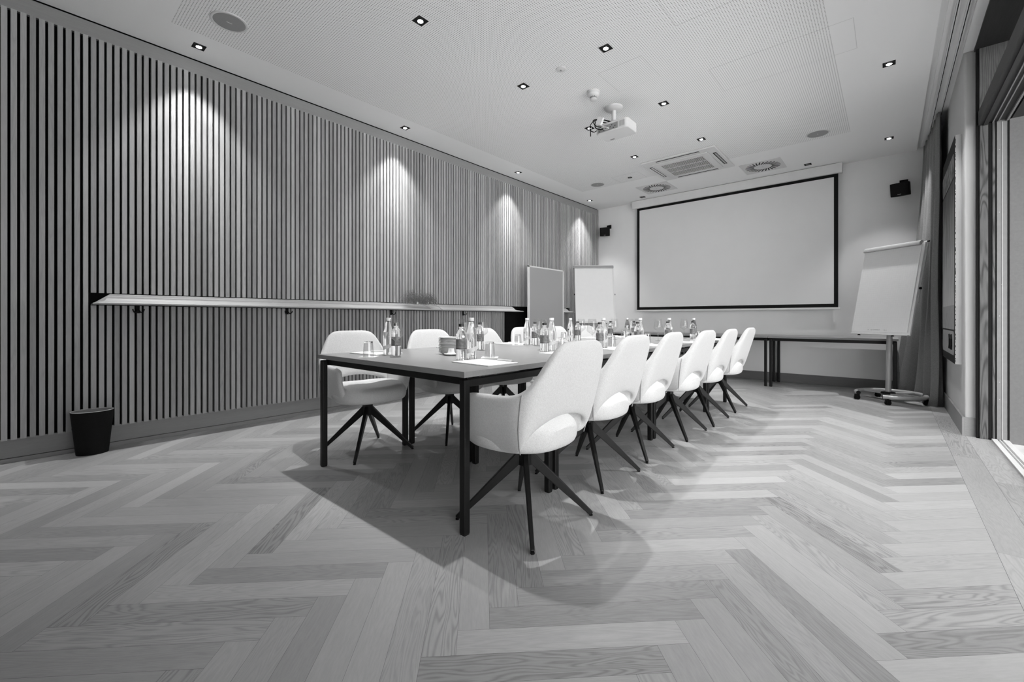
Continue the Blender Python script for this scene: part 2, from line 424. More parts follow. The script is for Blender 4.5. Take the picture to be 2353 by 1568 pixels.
def hook(y, kind):
    i = int(kind)
    lab = ['black double coat hook under the ledge, nearest the waste bin', 'coat hook under the ledge between the waste bin and the dried grass',
           'coat hook under the ledge behind the bottles at the nearest chair', 'coat hook under the ledge just right of the dried grass, over the saucer stack'][i]
    t = thing('coat_hook', (SX, y, 1.05), lab, 'coat hook', 0, 'coat hooks under the ledge')
    mb = MB(); mb.box(0, 0.006, -0.012, 0.012, -0.03, 0.03); mb.build('back_plate', 'blackmatt', t)
    mb = MB()
    for s in (-1, 1):
        mb.tube([(0.004, s*0.006, 0.0), (0.022, s*0.014, -0.022), (0.034, s*0.024, -0.022), (0.04, s*0.032, -0.008), (0.04, s*0.034, 0.004)], 0.0045, 8)
    mb.build('hook_arm', 'blackmatt', t, smooth=True)
for i, y in enumerate((0.616, 1.737, 2.915, 4.064)): hook(y, i)

# ------------------------------------------------------------ back, right and front walls
mb = MB(); mb.box(-4.62, 0.62, 7.8, 7.95, 0, 3.3)
struct(mb.build('wall_back', 'wall'), 'white plastered end wall behind the projection screen', 'wall')
mb = MB(); mb.box(-4.5, 0.475, 7.786, 7.7995, 0.0, 0.135)
struct(mb.build('baseboard_back', 'oak_x', bevel=0.002), 'dark oak baseboard along the end wall', 'baseboard')
mb = MB(); mb.box(0.475, 0.62, 5.215, 7.8, 0, 3.3)
M['pier'] = plain('white_plaster_shaded', 0.50, 0.9, spec=0.2, noise=0.02, nscale=3)  # white plaster toned down, the pier's shade put into its base colour
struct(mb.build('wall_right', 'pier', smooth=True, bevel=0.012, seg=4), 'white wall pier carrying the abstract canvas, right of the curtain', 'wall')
mb = MB(); mb.box(0.460, 0.4745, 5.20, 7.8, 0, 0.155); mb.box(0.4748, 0.538, 5.20, 5.2145, 0, 0.155)
struct(mb.build('baseboard_right', 'oak_r'), 'oak baseboard wrapping the end of the white pier', 'baseboard')
M['dim'] = plain('bounce_cut_dark', 0.10, 0.9, noise=0.1, nscale=5)  # dark tone for unseen walls, set to cut bounce onto the near floor
mb = MB(); mb.box(-4.62, 0.8, YB-0.15, YB, 0, 3.3)
struct(mb.build('wall_front', 'dim'), 'unseen wall behind the viewpoint, toned dark to cut bounce', 'wall')
mb = MB(); mb.box(0.62, 0.72, YB, DY0, 0, 3.18)  # unseen wall added to keep daylight off the near-left side
struct(mb.build('wall_side_blocker', 'dim'), 'unseen dark wall beside the viewpoint, added to narrow the daylight opening', 'wall')

# ------------------------------------------------------------ ceiling
mb = MB(); mb.box(-4.475, 0.277, YB, 7.8, H, H+0.12)
ceil = struct(mb.build('ceiling', 'ceiling'), 'white plaster ceiling with a field of small perforations', 'ceiling')
mb = MB(); mb.box(-4.62, 0.62, YB, 7.95, H+0.12, H+0.3); mb.box(0.277, 0.53, YB, 7.8, H+0.03, H+0.12)
struct(mb.build('trim_2', 'wall'), 'recessed white ceiling strip above the curtain track', 'trim')
def track(x, lab):
    mb = MB(); mb.box(x-0.011, x-0.003, YB, 7.75, H+0.012, H+0.03); mb.box(x+0.003, x+0.011, YB, 7.75, H+0.012, H+0.03)
    t = tag(mb.build('curtain_track', 'white'), lab, 'curtain track')
    mb = MB(); mb.box(x-0.0029, x+0.0029, YB, 7.75, H+0.018, H+0.0295); mb.build('slot', 'blackmatt', t)
track(0.372, 'white curtain track in the ceiling recess, the one farther from the door')
track(0.430, 'white curtain track in the ceiling recess, the one nearer the terrace door')
mb = MB(); mb.box(0.318, 0.345, YB, 7.75, H+0.020, H+0.0295)
struct(mb.build('trim_3', 'wall'), 'thin step in the ceiling recess beside the curtain tracks', 'trim')
mb = MB(); mb.box(0.465, 0.528, YB, 5.21, H+0.002, H+0.03)
struct(mb.build('trim_4', 'wall'), 'white edge strip between curtain recess and dark door head', 'trim')

# downlights
SPOTS = []
def downlight(x, y, lab, lit=True, beam=True):
    t = thing('downlight', (x, y, H), lab, 'downlight', 0, 'square ceiling downlights')
    h = 0.043
    mb = MB(); mb.box(-h, h, -h, h, -0.003, 0.0); 
    mb.build('bezel', 'blackmatt', t)
    mb = MB(); mb.lathe([(0.026, -0.0032), (0.024, -0.0045)], 24); 
    mb.build('reflector', 'blackmatt' if lit else 'steel', t)
    mb = MB(); mb.lathe([(0.0, -0.0046), (0.020, -0.0046), (0.020, -0.0062), (0.0, -0.0062)], 24, close=False)
    mb.build('lens', 'lamp' if lit else 'led_off', t)
    if lit and beam:
        for nm, p_, sz, bl in (('downlight_beam', SPOT_W, 50, 1.0), ('downlight_spill', SPOT_W*0.42, 80, 0.6)):
            ld = bpy.data.lights.new(nm, 'SPOT'); ld.energy = p_; ld.spot_size = R(sz); ld.spot_blend = bl; ld.shadow_soft_size = 0.022
            lo = bpy.data.objects.new(nm, ld); C.objects.link(lo); lo.parent = t; lo.location = (0, 0, -0.02)
nth = ['first', 'second', 'third', 'fourth']
for i, y in enumerate((0.967, 2.96, 4.99, 7.07)):
    downlight(-4.24, y, 'lit square downlight beside the slatted wall, %s of that row from the camera' % nth[i])
downlight(-4.24, -1.06, 'square downlight beside the slatted wall behind the viewpoint')
for i, y in enumerate((1.97, 3.17, 4.38, 5.56)):
    downlight(-2.63, y, 'lit square downlight over the left half of the table, %s from the camera' % nth[i])
for i, y in enumerate((3.17, 4.38, 5.56)):
    downlight(-1.75, y, 'lit square downlight over the right half of the table, %s visible from the camera' % nth[i])
downlight(-1.75, 1.97, 'square downlight over the near right table corner, above the frame')
for i, y in enumerate((4.99, 7.05)):
    downlight(0.0, y, 'lit square downlight in the plain margin near the curtain track, %s from the camera' % nth[i])
downlight(0.0, 2.96, 'square downlight near the terrace door, above the frame')
downlight(-0.88, 7.48, 'unlit square downlight right of the screen centre, by the right air diffuser', False)
downlight(-3.39, 7.5, 'unlit square downlight above the left end of the screen', False)

def ceiling_speaker(x, y, lab):
    t = thing('ceiling_speaker', (x, y, H), lab, 'speaker', 0, 'round ceiling loudspeakers')
    mb = MB(); mb.lathe([(0.120, 0), (0.118, -0.006), (0.108, -0.008), (0.104, -0.006), (0.104, 0)], 48, close=False); mb.build('rim', 'plastic', t, smooth=True)
    mb = MB(); mb.lathe([(0.105, -0.001), (0.105, -0.0055), (0.08, -0.007), (0.0, -0.0075)], 48, close=False); mb.build('grille', 'grey', t, smooth=True)
    mb = MB(); mb.box(-0.0025, 0.0025, -0.018, 0.018, -0.009, -0.007); mb.build('badge', 'plastic', t)
ceiling_speaker(-3.715, 1.036, 'round flush loudspeaker in the ceiling at the top left, nearest the camera')
ceiling_speaker(-0.645, 6.31, 'round flush ceiling loudspeaker near the curtain corner')
ceiling_speaker(-3.634, 6.306, 'round flush ceiling loudspeaker near the far end of the slatted wall')

def hatch(x0, x1, y0, y1, lab):
    mb = MB(); e = 0.004
    for a in ((x0, x1, y0, y0+e), (x0, x1, y1-e, y1), (x0, x0+e, y0, y1), (x1-e, x1, y0, y1)): mb.box(a[0], a[1], a[2], a[3], H-0.0006, H+0.0005)
    tag(mb.build('access_hatch', plain('hatch_joint', 0.66, 0.9)), lab, 'ceiling hatch', 'flush ceiling access hatches')
hatch(-1.99, -1.575, 3.456, 3.872, 'small square access hatch in the perforated ceiling beside the smoke detector')
hatch(-1.214, -0.196, 4.05, 4.53, 'long access hatch in the ceiling, crossing from perforated field to plain margin')
hatch(-1.22, -0.31, 2.80, 3.284, 'access hatch cut by the top edge of the picture')
hatch(-3.30, -2.86, 6.15, 6.49, 'access hatch around the small dark sensor near the left diffuser')

t = thing('ceiling_sensor', (-2.195, 3.174, H), 'small round white ceiling sensor between two downlights', 'sensor')
mb = MB(); mb.lathe([(0.045, 0), (0.042, -0.008), (0.02, -0.012), (0.0, -0.012)], 32, close=False); mb.build('cover', 'plastic', t, smooth=True)
mb = MB(); mb.lathe([(0.010, -0.011), (0.008, -0.018), (0.0, -0.018)], 16, close=False); mb.build('sensor_eye', 'grey', t, smooth=True)
t = thing('ceiling_sensor', (-3.07, 6.33, H), 'tiny dark round sensor in the ceiling left of the air conditioner', 'sensor')
mb = MB(); mb.lathe([(0.034, 0), (0.032, -0.006), (0.0, -0.006)], 24, close=False); mb.build('housing', 'blackmatt', t)
mb = MB(); mb.lathe([(0.016, -0.006), (0.012, -0.010), (0.0, -0.010)], 16, close=False); mb.build('lens', 'grey', t)
# smoke detector
t = thing('smoke_detector', (-2.178, 3.70, H), 'white smoke detector hanging from the perforated ceiling before the projector', 'smoke detector')
mb = MB(); mb.lathe([(0.062, 0), (0.064, -0.012), (0.060, -0.022)], 40); mb.build('base', 'plastic', t, smooth=True)
mb = MB(); mb.lathe([(0.060, -0.024), (0.060, -0.034), (0.050, -0.046), (0.036, -0.052), (0.032, -0.054)], 40); mb.build('body', 'plastic', t, smooth=True)
mb = MB()
for k in range(10):
    a = 2*PI*k/10; mb.bar((0.031*math.cos(a), 0.031*math.sin(a), -0.052), (0.031*math.cos(a), 0.031*math.sin(a), -0.072), 0.006, 0.004)
mb.lathe([(0.024, -0.053), (0.024, -0.071)], 20); mb.build('sensor_cage', 'steel', t)
mb = MB(); mb.lathe([(0.034, -0.070), (0.034, -0.082), (0.030, -0.085)], 32); mb.build('cap', 'plastic', t, smooth=True)

# projector
t = thing('projector', (-2.18, 4.12, 2.90), 'white projector hanging from a ceiling mount with loose cables at its back', 'projector')
PXa, PXb, PYa, PYb = -0.14, 0.215, -0.135, 0.105
def rrect(x0, x1, y0, y1, r, n=6):
    out = []
    for cx, cy, a0 in ((x1-r, y0+r, -90), (x1-r, y1-r, 0), (x0+r, y1-r, 90), (x0+r, y0+r, 180)):
        for k in range(n+1):
            a = R(a0+90*k/n); out.append((cx+r*math.cos(a), cy+r*math.sin(a)))
    return out
mb = MB(); mb.prism(rrect(PXa, PXb, PYa, PYb, 0.035), 2, 0.0, 0.098); body = mb.build('casing', 'plastic', t, smooth=True, bevel=0.006)
mb = MB(); mb.box(PXa+0.03, PXb-0.10, PYa-0.0015, PYa+0.004, 0.012, 0.075); mb.build('connector_panel', 'grey', t)
mb = MB(); random.seed(5)
for k in range(11):
    mb = MB(); x = PXa+0.04+k*0.018; z = 0.022+0.016*(k % 3); mb.box(x, x+0.010, PYa-0.003, PYa, z, z+0.008); mb.build('socket', 'blackmatt', t)
mb = MB()
for k in range(7): mb.box(PXb-0.085+k*0.009, PXb-0.081+k*0.009, PYa-0.001, PYa+0.002, 0.02, 0.075)
mb.build('vent_slot', 'grey', t)
mb = MB(); mb.lathe([(0.030, 0.0), (0.032, 0.014), (0.024, 0.018)], 24, (0.10, PYb, 0.055), mat=Matrix.Rotation(R(-90), 4, 'X')); mb.build('lens_ring', 'blackmatt', t, smooth=True)
mb = MB(); mb.box(-0.075, -0.025, 0.055, 0.075, -0.0012, 0.0); mb.build('type_plate', 'grey', t)
mb = MB()
for k in range(4): mb.box(-0.07+k*0.011, -0.063+k*0.011, 0.06, 0.070, -0.0020, -0.0011)
mb.build('type_marks', 'ink', t)
mb = MB(); mb.lathe([(0.092, 0.3), (0.092, 0.285), (0.075, 0.272), (0.03, 0.262)], 36); mb.build('ceiling_plate', 'white', t, smooth=True)
mb = MB(); mb.tube([(0, 0, 0.265), (0, 0, 0.155)], 0.024, 20); mb.build('drop_pole', 'white', t, smooth=True)
mb = MB(); mb.lathe([(0.032, 0.16), (0.034, 0.145), (0.020, 0.135), (0.020, 0.118)], 20)
for a in (35, 145, 215, 325):
    d = Vector((math.cos(R(a)), math.sin(R(a)), 0)); mb.bar(Vector((0, 0, 0.125)), Vector((0, 0, 0.103))+d*0.12, 0.022, 0.006)
mb.box(-0.05, 0.05, -0.05, 0.05, 0.115, 0.121); mb.build('mount_bracket', 'white', t)
mb = MB()
mb.tube(curve([(-0.02, -0.02, 0.14), (-0.07, -0.10, 0.155), (-0.13, -0.17, 0.14), (-0.165, -0.20, 0.09), (-0.16, -0.20, 0.04), (-0.13, -0.18, 0.02), (-0.10, -0.17, 0.03)]), 0.0042, 6)
mb.tube(curve([(-0.03, -0.01, 0.135), (-0.10, -0.08, 0.15), (-0.12, -0.17, 0.15), (-0.10, -0.21, 0.10), (-0.10, -0.21, 0.05), (-0.06, -0.20, 0.02), (-0.03, -0.17, 0.025)]), 0.0055, 6)
mb.tube(curve([(0.0, -0.03, 0.14), (-0.06, -0.07, 0.16), (-0.11, -0.13, 0.165), (-0.13, -0.20, 0.13), (-0.09, -0.22, 0.06), (-0.04, -0.19, 0.04)]), 0.0045, 6)
mb.tube(curve([(-0.15, -0.16, 0.03), (-0.175, -0.19, 0.05), (-0.18, -0.17, 0.09), (-0.19, -0.15, 0.0)]), 0.005, 6)
mb.build('black_cable', 'blackmatt', t, smooth=True)
mb = MB()
mb.tube(curve([(-0.06, -0.17, 0.04), (-0.02, -0.20, 0.03), (0.03, -0.21, 0.015), (0.05, -0.20, 0.0), (0.02, -0.19, 0.005), (-0.02, -0.18, 0.02)]), 0.005, 6)
mb.tube(curve([(-0.08, -0.18, 0.10), (-0.04, -0.20, 0.06), (0.0, -0.20, 0.03)]), 0.0045, 6)
mb.box(-0.12, -0.06, -0.215, -0.185, 0.03, 0.11, Matrix.Rotation(R(25), 4, 'Y'))
mb.build('white_cable', 'white', t, smooth=True)

# ceiling cassette air conditioner
t = thing('ceiling_air_conditioner', (-2.178, 6.33, H), 'square white cassette air conditioner set in the ceiling before the screen', 'air conditioner')
mb = MB(); mb.box(-0.50, 0.50, -0.485, 0.485, -0.022, 0.0); mb.build('frame', 'plastic', t, bevel=0.01)
mb = MB(); mb.box(-0.375, 0.375, -0.365, 0.365, -0.034, -0.022); mb.build('cover_panel', 'plastic', t, bevel=0.008)
mb = MB(); mb.box(-0.285, 0.285, -0.285, 0.285, -0.0352, -0.034); mb.build('grille_recess', 'blackmatt', t)
mb = MB(); n = 30
for k in range(n+1):
    x = -0.285+0.57*k/n; mb.box(x-0.0045, x+0.0045, -0.285, 0.285, -0.0385, -0.035)
for yy in (-0.285, -0.095, 0.095, 0.285): mb.box(-0.285, 0.285, yy-0.006, yy+0.006, -0.039, -0.035)
mb.build('grille', 'plastic', t)
for dx, dy, lx, ly in ((0, -0.425, 0.29, 0.022), (0, 0.425, 0.29, 0.022), (-0.435, 0, 0.022, 0.27), (0.435, 0, 0.022, 0.27)):
    mb = MB(); mb.box(dx-lx, dx+lx, dy-ly, dy+ly, -0.0232, -0.021); sl_ = mb.build('louvre_slot', 'blackmatt', t)
    mb = MB()
    if lx > ly: mb.box(dx-lx+.006, dx+lx-.006, dy-ly*0.1, dy+ly, -0.028, -0.0235)
    else: mb.box(dx-lx*0.2, dx+lx*0.7, dy-ly+.02, dy+ly-.03, -0.029, -0.0235)
    mb.build('louvre_blade', 'plastic' if lx > ly or dx < 0 else 'steel', sl_)

def diffuser(x, y, lab):
    t = thing('air_diffuser', (x, y, H), lab, 'air diffuser', 0, 'square swirl air diffusers')
    mb = MB(); mb.box(-0.262, 0.262, -0.258, 0.258, -0.006, 0.0); mb.build('face_plate', 'plastic', t, bevel=0.002)
    mb = MB(); n = 28
    for k in range(n):
        a = 2*PI*k/n; d = Vector((math.cos(a), math.sin(a), 0)); tt = Vector((-d.y, d.x, 0))
        mb.bar(d*0.115+tt*0.0+Vector((0, 0, -0.0063)), d*0.215+tt*0.055+Vector((0, 0, -0.0063)), 0.017, 0.001)
    mb.build('swirl_slots', 'blackmatt', t)
    mb = MB(); mb.lathe([(0.006, -0.006), (0.005, -0.009)], 12); mb.build('centre_screw', 'steel', t)
diffuser(-2.976, 7.14, 'square swirl air diffuser left of the air conditioner, near the screen')
diffuser(-1.388, 7.145, 'square swirl air diffuser right of the air conditioner, near the screen')

# ------------------------------------------------------------ projection screen
t = thing('projection_screen', (-2.08, 7.72, 1.11), 'large pull-down projection screen with black border on the end wall', 'projection screen')
xa, xb = -3.598+2.08, -0.548+2.08
mb = MB()
pr = [(-0.06, 1.955), (-0.06, 2.085), (0.055, 2.085), (0.055, 1.975), (0.035, 1.950), (-0.045, 1.945)]
mb.prism(pr, 0, -3.675+2.08, -0.495+2.08); mb.build('housing', 'white', t, bevel=0.008)
mb = MB(); mb.box(xa, xb, -0.001, 0.001, 0.03, 1.955); mb.build('black_border', 'blackmatt', t)
mb = MB(); mb.box(xa+0.05, xb-0.05, -0.0022, -0.0011, 0.082, 1.905); mb.build('projection_cloth', 'screen', t)
mb = MB(); mb.box(xa-0.035, xb+0.025, -0.016, 0.012, 0.0, 0.03); mb.build('bottom_bar', 'white', t, bevel=0.004)

def wall_speaker(x, z, rz, lab):
    t = thing('wall_speaker', (x, 7.8, z), lab, 'speaker', 0, 'black loudspeakers either side of the screen')
    mt = Matrix.Translation((0, -0.13, 0)) @ Matrix.Rotation(rz, 4, 'Z') @ Matrix.Rotation(R(9), 4, 'X')
    mb = MB(); pts = [(-0.098, -0.075), (-0.07, -0.088), (0.07, -0.088), (0.098, -0.075), (0.075, 0.06), (-0.075, 0.06)]
    vs = [mt @ Vector((p[0], p[1], zz)) for zz in (-0.075, 0.095) for p in pts]; n = 6
    mb.add(vs, [tuple(range(n)), tuple(range(n, 2*n))]+[(i, (i+1) % n, (i+1) % n+n, i+n) for i in range(n)])
    cab = mb.build('cabinet', 'blackmatt', t, bevel=0.008)
    mb = MB(); mb.box(-0.018, 0.018, -0.0905, -0.0885, -0.058, -0.051, mt); mb.build('badge', 'grey', cab)
    mb = MB(); mb.box(-0.02, 0.066, -0.035, -0.001, 0.085, 0.155); mb.bar((0.02, -0.02, 0.10), (0.02, -0.12, 0.07), 0.05, 0.03); mb.build('wall_bracket', 'blackmatt', t, bevel=0.003)
wall_speaker(-4.245, 2.69, R(22), 'small black loudspeaker left of the screen, in the corner by the slatted wall')
wall_speaker(0.125, 2.675, R(-18), 'small black loudspeaker right of the screen, above the flip chart')

# ------------------------------------------------------------ tables
def make_table(name, lx, ly, mat, lab, loc, cat='table', h=0.742, group=None, bev=0.0015):
    t = thing(name, loc, lab, cat, 0, group); th = 0.027
    mb = MB(); mb.box(-lx/2+.0006, lx/2-.0006, -ly/2+.0006, ly/2-.0006, h-th, h); mb.build('tabletop', mat, t, bevel=bev)
    s = 0.018; ix = lx/2-0.013-s; iy = ly/2-0.013-s
    for a in (-1, 1):
        for b in (-1, 1):
            mb = MB(); mb.box(a*ix-s, a*ix+s, b*iy-s, b*iy+s, 0.003, h-th-0.012)
            lg = mb.build('leg', 'black', t, bevel=0.006, seg=3)
            mb = MB(); mb.box(a*ix-s+.003, a*ix+s-.003, b*iy-s+.003, b*iy+s-.003, 0, 0.004); mb.build('foot_cap', 'blackmatt', lg)
    mb = MB(); z0, z1 = h-th-0.046, h-th-0.012
    for a in (-1, 1):
        mb.box(a*ix-s+.001, a*ix+s-.001, -iy, iy, z0, z1)
        mb.box(-ix, ix, a*(iy-0.03)-0.015, a*(iy-0.03)+0.015, z0+0.004, h-th)
        for b in (-1, 1): mb.box(a*ix-a*0.06-0.03, a*ix-a*0.06+0.03, b*iy-b*0.05-0.03, b*iy-b*0.05+0.03, z1-0.004, h-th)
    mb.build('under_frame', 'black', t, bevel=0.003)
    return t
XL, XR = -2.852, -1.418; XM = (XL+XR)/2; HW = (XR-XL)/2
make_table('conference_table', XR-XL, 0.70, 'table_x', 'dark wood table set crosswise at the near end of the long conference table', (XM, 1.65, 0), group='wood tables pushed together')
lab = {(0, 0): 'wood table of the long conference table, slatted-wall half, second from the camera', (1, 0): 'wood table of the long conference table, window half, behind the nearest chair',
       (0, 1): 'wood table of the long conference table, slatted-wall half, third from the camera', (1, 1): 'wood table of the long conference table, window half, third from the camera'}
for i in (0, 1):
    for j in (0, 1):
        make_table('conference_table', HW, 1.38, 'table', lab[(i, j)], (XL+HW*(i+0.5), 2.0+1.38*(j+0.5), 0), group='wood tables pushed together')
make_table('conference_table', XR-XL, 0.72, 'table_x', 'dark wood table set crosswise at the far end of the long conference table', (XM, 4.76+0.36, 0), group='wood tables pushed together')
for xc, l in ((-0.612, 'narrow black-legged side table against the end wall, behind the right flip chart'), (-2.015, 'narrow side table against the end wall, below the screen centre'), (-3.42, 'narrow side table against the end wall, nearest the left corner')):
    make_table('side_table', 1.40, 0.66, 'table_x', l, (xc, 7.42, 0), h=0.727, group='side tables along the end wall')

# ------------------------------------------------------------ chairs
def make_chair(lab):
    """origin at the pedestal on the floor; +x is the back of the chair"""
    t = thing('conference_chair', (0, 0, 0), lab, 'chair', 0, 'pale upholstered conference chairs')
    cols = [(-.165, .252, .440, .622), (-.10, .262, .400, .643), (-.01, .266, .388, .646), (.08, .268, .390, .648), (.150, .270, .398, .654), (.200, .268, .412, .676),
            (.218, .252, .448, .750), (.224, .222, .485, .850), (.226, .165, .512, .884), (.226, .085, .534, .886), (.226, 0, .540, .886)]
    wb = [0, 0, 0, 0, .1, .5, .85, 1, 1, 1, 1]
    full = [(c[0], -c[1], c[2], c[3], b) for c, b in zip(cols, wb)] + [(c[0], c[1], c[2], c[3], b) for c, b in reversed(list(zip(cols, wb))[:-1])]
    NR = 6; vs = []; fs = []
    def pos(r, y, z, b, off=0):
        tuck = max(0, (.56-z)/.17)
        yy = y*(1-.20*tuck**1.6*(1-b*0.6))*(1+0.015*min(1, max(0, (z-.56)/.1))*(1-b)) * (1-b*.16*max(0, z-.62)/.25)
        rr = r + b*.33*(z-.56) - b*0.25*max(0, .52-z)*0
        return Vector((rr, yy, z))
    for r, y, zb, zt, b in full:
        for k in range(NR):
            f = k/(NR-1); vs.append(pos(r, y, zb+(zt-zb)*f, b))
    n = len(full)
    for i in range(n-1):
        for k in range(NR-1): fs.append((i*NR+k, (i+1)*NR+k, (i+1)*NR+k+1, i*NR+k+1))
    mb = MB(); mb.add(vs, fs); back = mb.build('shell_back', 'fabric', t, smooth=True, solid=0.042, sub=2)
    for s in (-1, 1):
        pts = []
        for k in range(8):
            f = k/7; z = .405+(.664-.405)*f; p = pos(.196, s*.267, z, .42); nrm = Vector((0.35, s*1.0, 0)).normalized(); pts.append(p+nrm*0.0195)
        mb = MB(); mb.tube(pts, 0.0022, 6); mb.build('seam', plain('seam_thread', 0.30, 0.9), back, smooth=True)
    # cushion
    rings = [(.374, .55), (.378, .86), (.392, .965), (.43, 1.0), (.468, .985), (.488, .92), (.500, .78), (.506, .45)]
    NS = 32; vs = []; fs = []
    for z, sc in rings:
        for k in range(NS):
            a = 2*PI*k/NS; ca, sa = math.cos(a), math.sin(a); e = 2/2.7
            x = abs(ca)**e*(1 if ca > 0 else -1); y = abs(sa)**e*(1 if sa > 0 else -1)
            xx = -.012+x*.252*sc; yy = y*.262*sc*(1-.10*max(0, x))
            zz = z - (.018*max(0, -x-.3) if z > .45 else 0) + (0.012*(y*y) if z > .48 else 0)
            vs.append((xx, yy, zz))
    m = len(rings)
    for i in range(m-1):
        for k in range(NS):
            k2 = (k+1) % NS; fs.append((i*NS+k, i*NS+k2, (i+1)*NS+k2, (i+1)*NS+k))
    fs.append(tuple(reversed(range(NS)))); fs.append(tuple((m-1)*NS+k for k in range(NS)))
    mb = MB(); mb.add(vs, fs); mb.build('seat_cushion', 'fabric', t, smooth=True, sub=1)
    mb = MB(); mb.box(-.075, .075, -.075, .075, .362, .378); mb.box(-.022, .022, -.022, .022, .34, .365); mb.build('seat_plate', 'black', t, bevel=.003)
    mb = MB(); mb.prism([(-.03, -.022), (-.022, -.03), (.022, -.03), (.03, -.022), (.03, .022), (.022, .03), (-.022, .03), (-.03, .022)], 2, .262, .350); mb.build('hub', 'black', t, bevel=.002)
    for a in (45, 135, 225, 315):
        d = Vector((math.cos(R(a)), math.sin(R(a)), 0))
        mb = MB(); mb.bar(d*0.015+Vector((0, 0, .312)), d*0.332+Vector((0, 0, .010)), .026, .052, .017, .022); lg = mb.build('leg', 'black', t, bevel=.003)
        mb = MB(); mb.lathe([(.009, .0), (.009, .006)], 10, tuple(d*0.330)); mb.build('foot_glide', 'blackmatt', lg)
    return t
place_r = ['nearest the camera', 'second from the camera', 'third from the camera', 'fourth from the camera', 'fifth from the camera', 'farthest from the camera']
RS = [(-1.350, 1.640, 0), (-1.440, 2.380, 1), (-1.465, 3.030, 2), (-1.440, 3.720, -1), (-1.425, 4.360, 0), (-1.430, 5.110, 0)]
LS = [(-2.927, 1.712, 172), (-2.80, 2.400, 174), (-2.78, 3.05, 176), (-2.80, 3.75, 180), (-2.80, 4.40, 181), (-2.80, 5.10, 180)]
proto = None
for i, (x, y, a) in enumerate(RS):
    l = 'pale upholstered swivel chair on the window side of the table, ' + place_r[i]
    if proto is None: proto = make_chair(l); proto.location = (x, y, 0)
    else: dup(proto, (x, y, 0), R(a), l)
for i, (x, y, a) in enumerate(LS):
    dup(proto, (x, y, 0), R(a), 'pale upholstered swivel chair on the slatted-wall side of the table, ' + place_r[i])
# base stays aligned with the room although the seat is swivelled
for o in [c for c in C.objects if c.name.startswith('conference_chair')]:
    a = o.rotation_euler.z; q = round(a/(PI/2))*(PI/2)
    for c in kids(o):
        if c.name.split('.')[0] in ('leg', 'hub'): c.rotation_euler = (0, 0, q-a)

# ------------------------------------------------------------ table setting
TZ = 0.742
def make_tall():
    t = thing('tall_water_bottle', (0, 0, 0), 'x', 'bottle', 0, 'tall water bottles on the conference table')
    p = [(.024, .002), (.031, .004), (.033, .014), (.033, .110), (.033, .130), (.030, .155), (.0235, .183), (.0175, .205), (.0145, .222), (.0145, .228)]
    mb = MB(); mb.lathe(p, 32); mb.build('bottle_body', 'water', t, smooth=True)
    mb = MB(); mb.lathe([(.0165, .222), (.0165, .240), (.0155, .242)], 24); mb.build('cap', 'plastic', t, smooth=True)
    mb = MB(); mb.lathe([(.0168, .2185), (.0168, .2215)], 24); mb.build('cap_ring', 'cap_dk', t, smooth=True)
    mb = MB(); n = 14; vs = []; fs = []      # slanted wrap label
    for k in range(n+1):
        a = R(-160+200*k/n); z = 0.045+0.012*math.sin(a*1.0+1.0)
        for dz in (0, .024): vs.append((.0336*math.cos(a), .0336*math.sin(a), z+dz))
    for k in range(n): fs.append((2*k, 2*k+2, 2*k+3, 2*k+1))
    mb.add(vs, fs); lb = mb.build('wrap_label', 'label_lt', t, smooth=True)
    mb = MB(); vs = []; fs = []              # pointed shoulder label
    prof = [(.150, .0313, 34), (.135, .0334, 26), (.120, .0338, 14), (.106, .0338, 3)]
    for z, r, half in prof:
        for k in range(5):
            a = R(-90+half*(k-2)/2); vs.append((r*math.cos(a), r*math.sin(a), z))
    for i in range(3):
        for k in range(4): fs.append((i*5+k, i*5+k+1, (i+1)*5+k+1, (i+1)*5+k))
    mb.add(vs, fs); nl = mb.build('shoulder_label', 'label_lt', t, smooth=True)
    mb = MB()
    for k in range(6):
        a = R(-60); r = .0335; z = .084+k*.0062
        mb.box(-.004+.001*(k % 2), .004, -.0003, .0003, z, z+.0035, Matrix.Rotation(R(-90)+R(90)+R(30), 4, 'Z') @ Matrix.Translation((0, -r-.0002, 0)))
    mb.build('lettering', 'ink_lt', t)
    return t
def make_small():
    t = thing('small_water_bottle', (0, 0, 0), 'x', 'bottle', 0, 'small water bottles on the conference table')
    p = [(.020, .002), (.028, .004), (.030, .012), (.030, .135), (.030, .150), (.027, .164), (.0185, .176), (.0150, .182), (.0150, .195)]
    mb = MB(); mb.lathe(p, 32); mb.build('bottle_body', 'water', t, smooth=True)
    mb = MB(); mb.lathe([(.0152, .191), (.0152, .206), (.0145, .2075)], 24); mb.build('cap', 'cap_dk', t, smooth=True)
    mb = MB(); n = 20; vs = []; fs = []
    for k in range(n+1):
        a = R(-170+215*k/n)
        for z in (.066, .122): vs.append((.0306*math.cos(a), .0306*math.sin(a), z))
    for k in range(n): fs.append((2*k, 2*k+2, 2*k+3, 2*k+1))
    mb.add(vs, fs); lb = mb.build('label', 'label_dk', t, smooth=True)
    mb = MB(); vs = []; fs = []
    for k in range(n+1):
        a = R(-170+215*k/n)
        for z in (.0655, .069): vs.append((.0309*math.cos(a), .0309*math.sin(a), z))
    for k in range(n): fs.append((2*k, 2*k+2, 2*k+3, 2*k+1))
    mb.add(vs, fs); mb.build('label_band', 'cap_dk', lb, smooth=True)
    return t
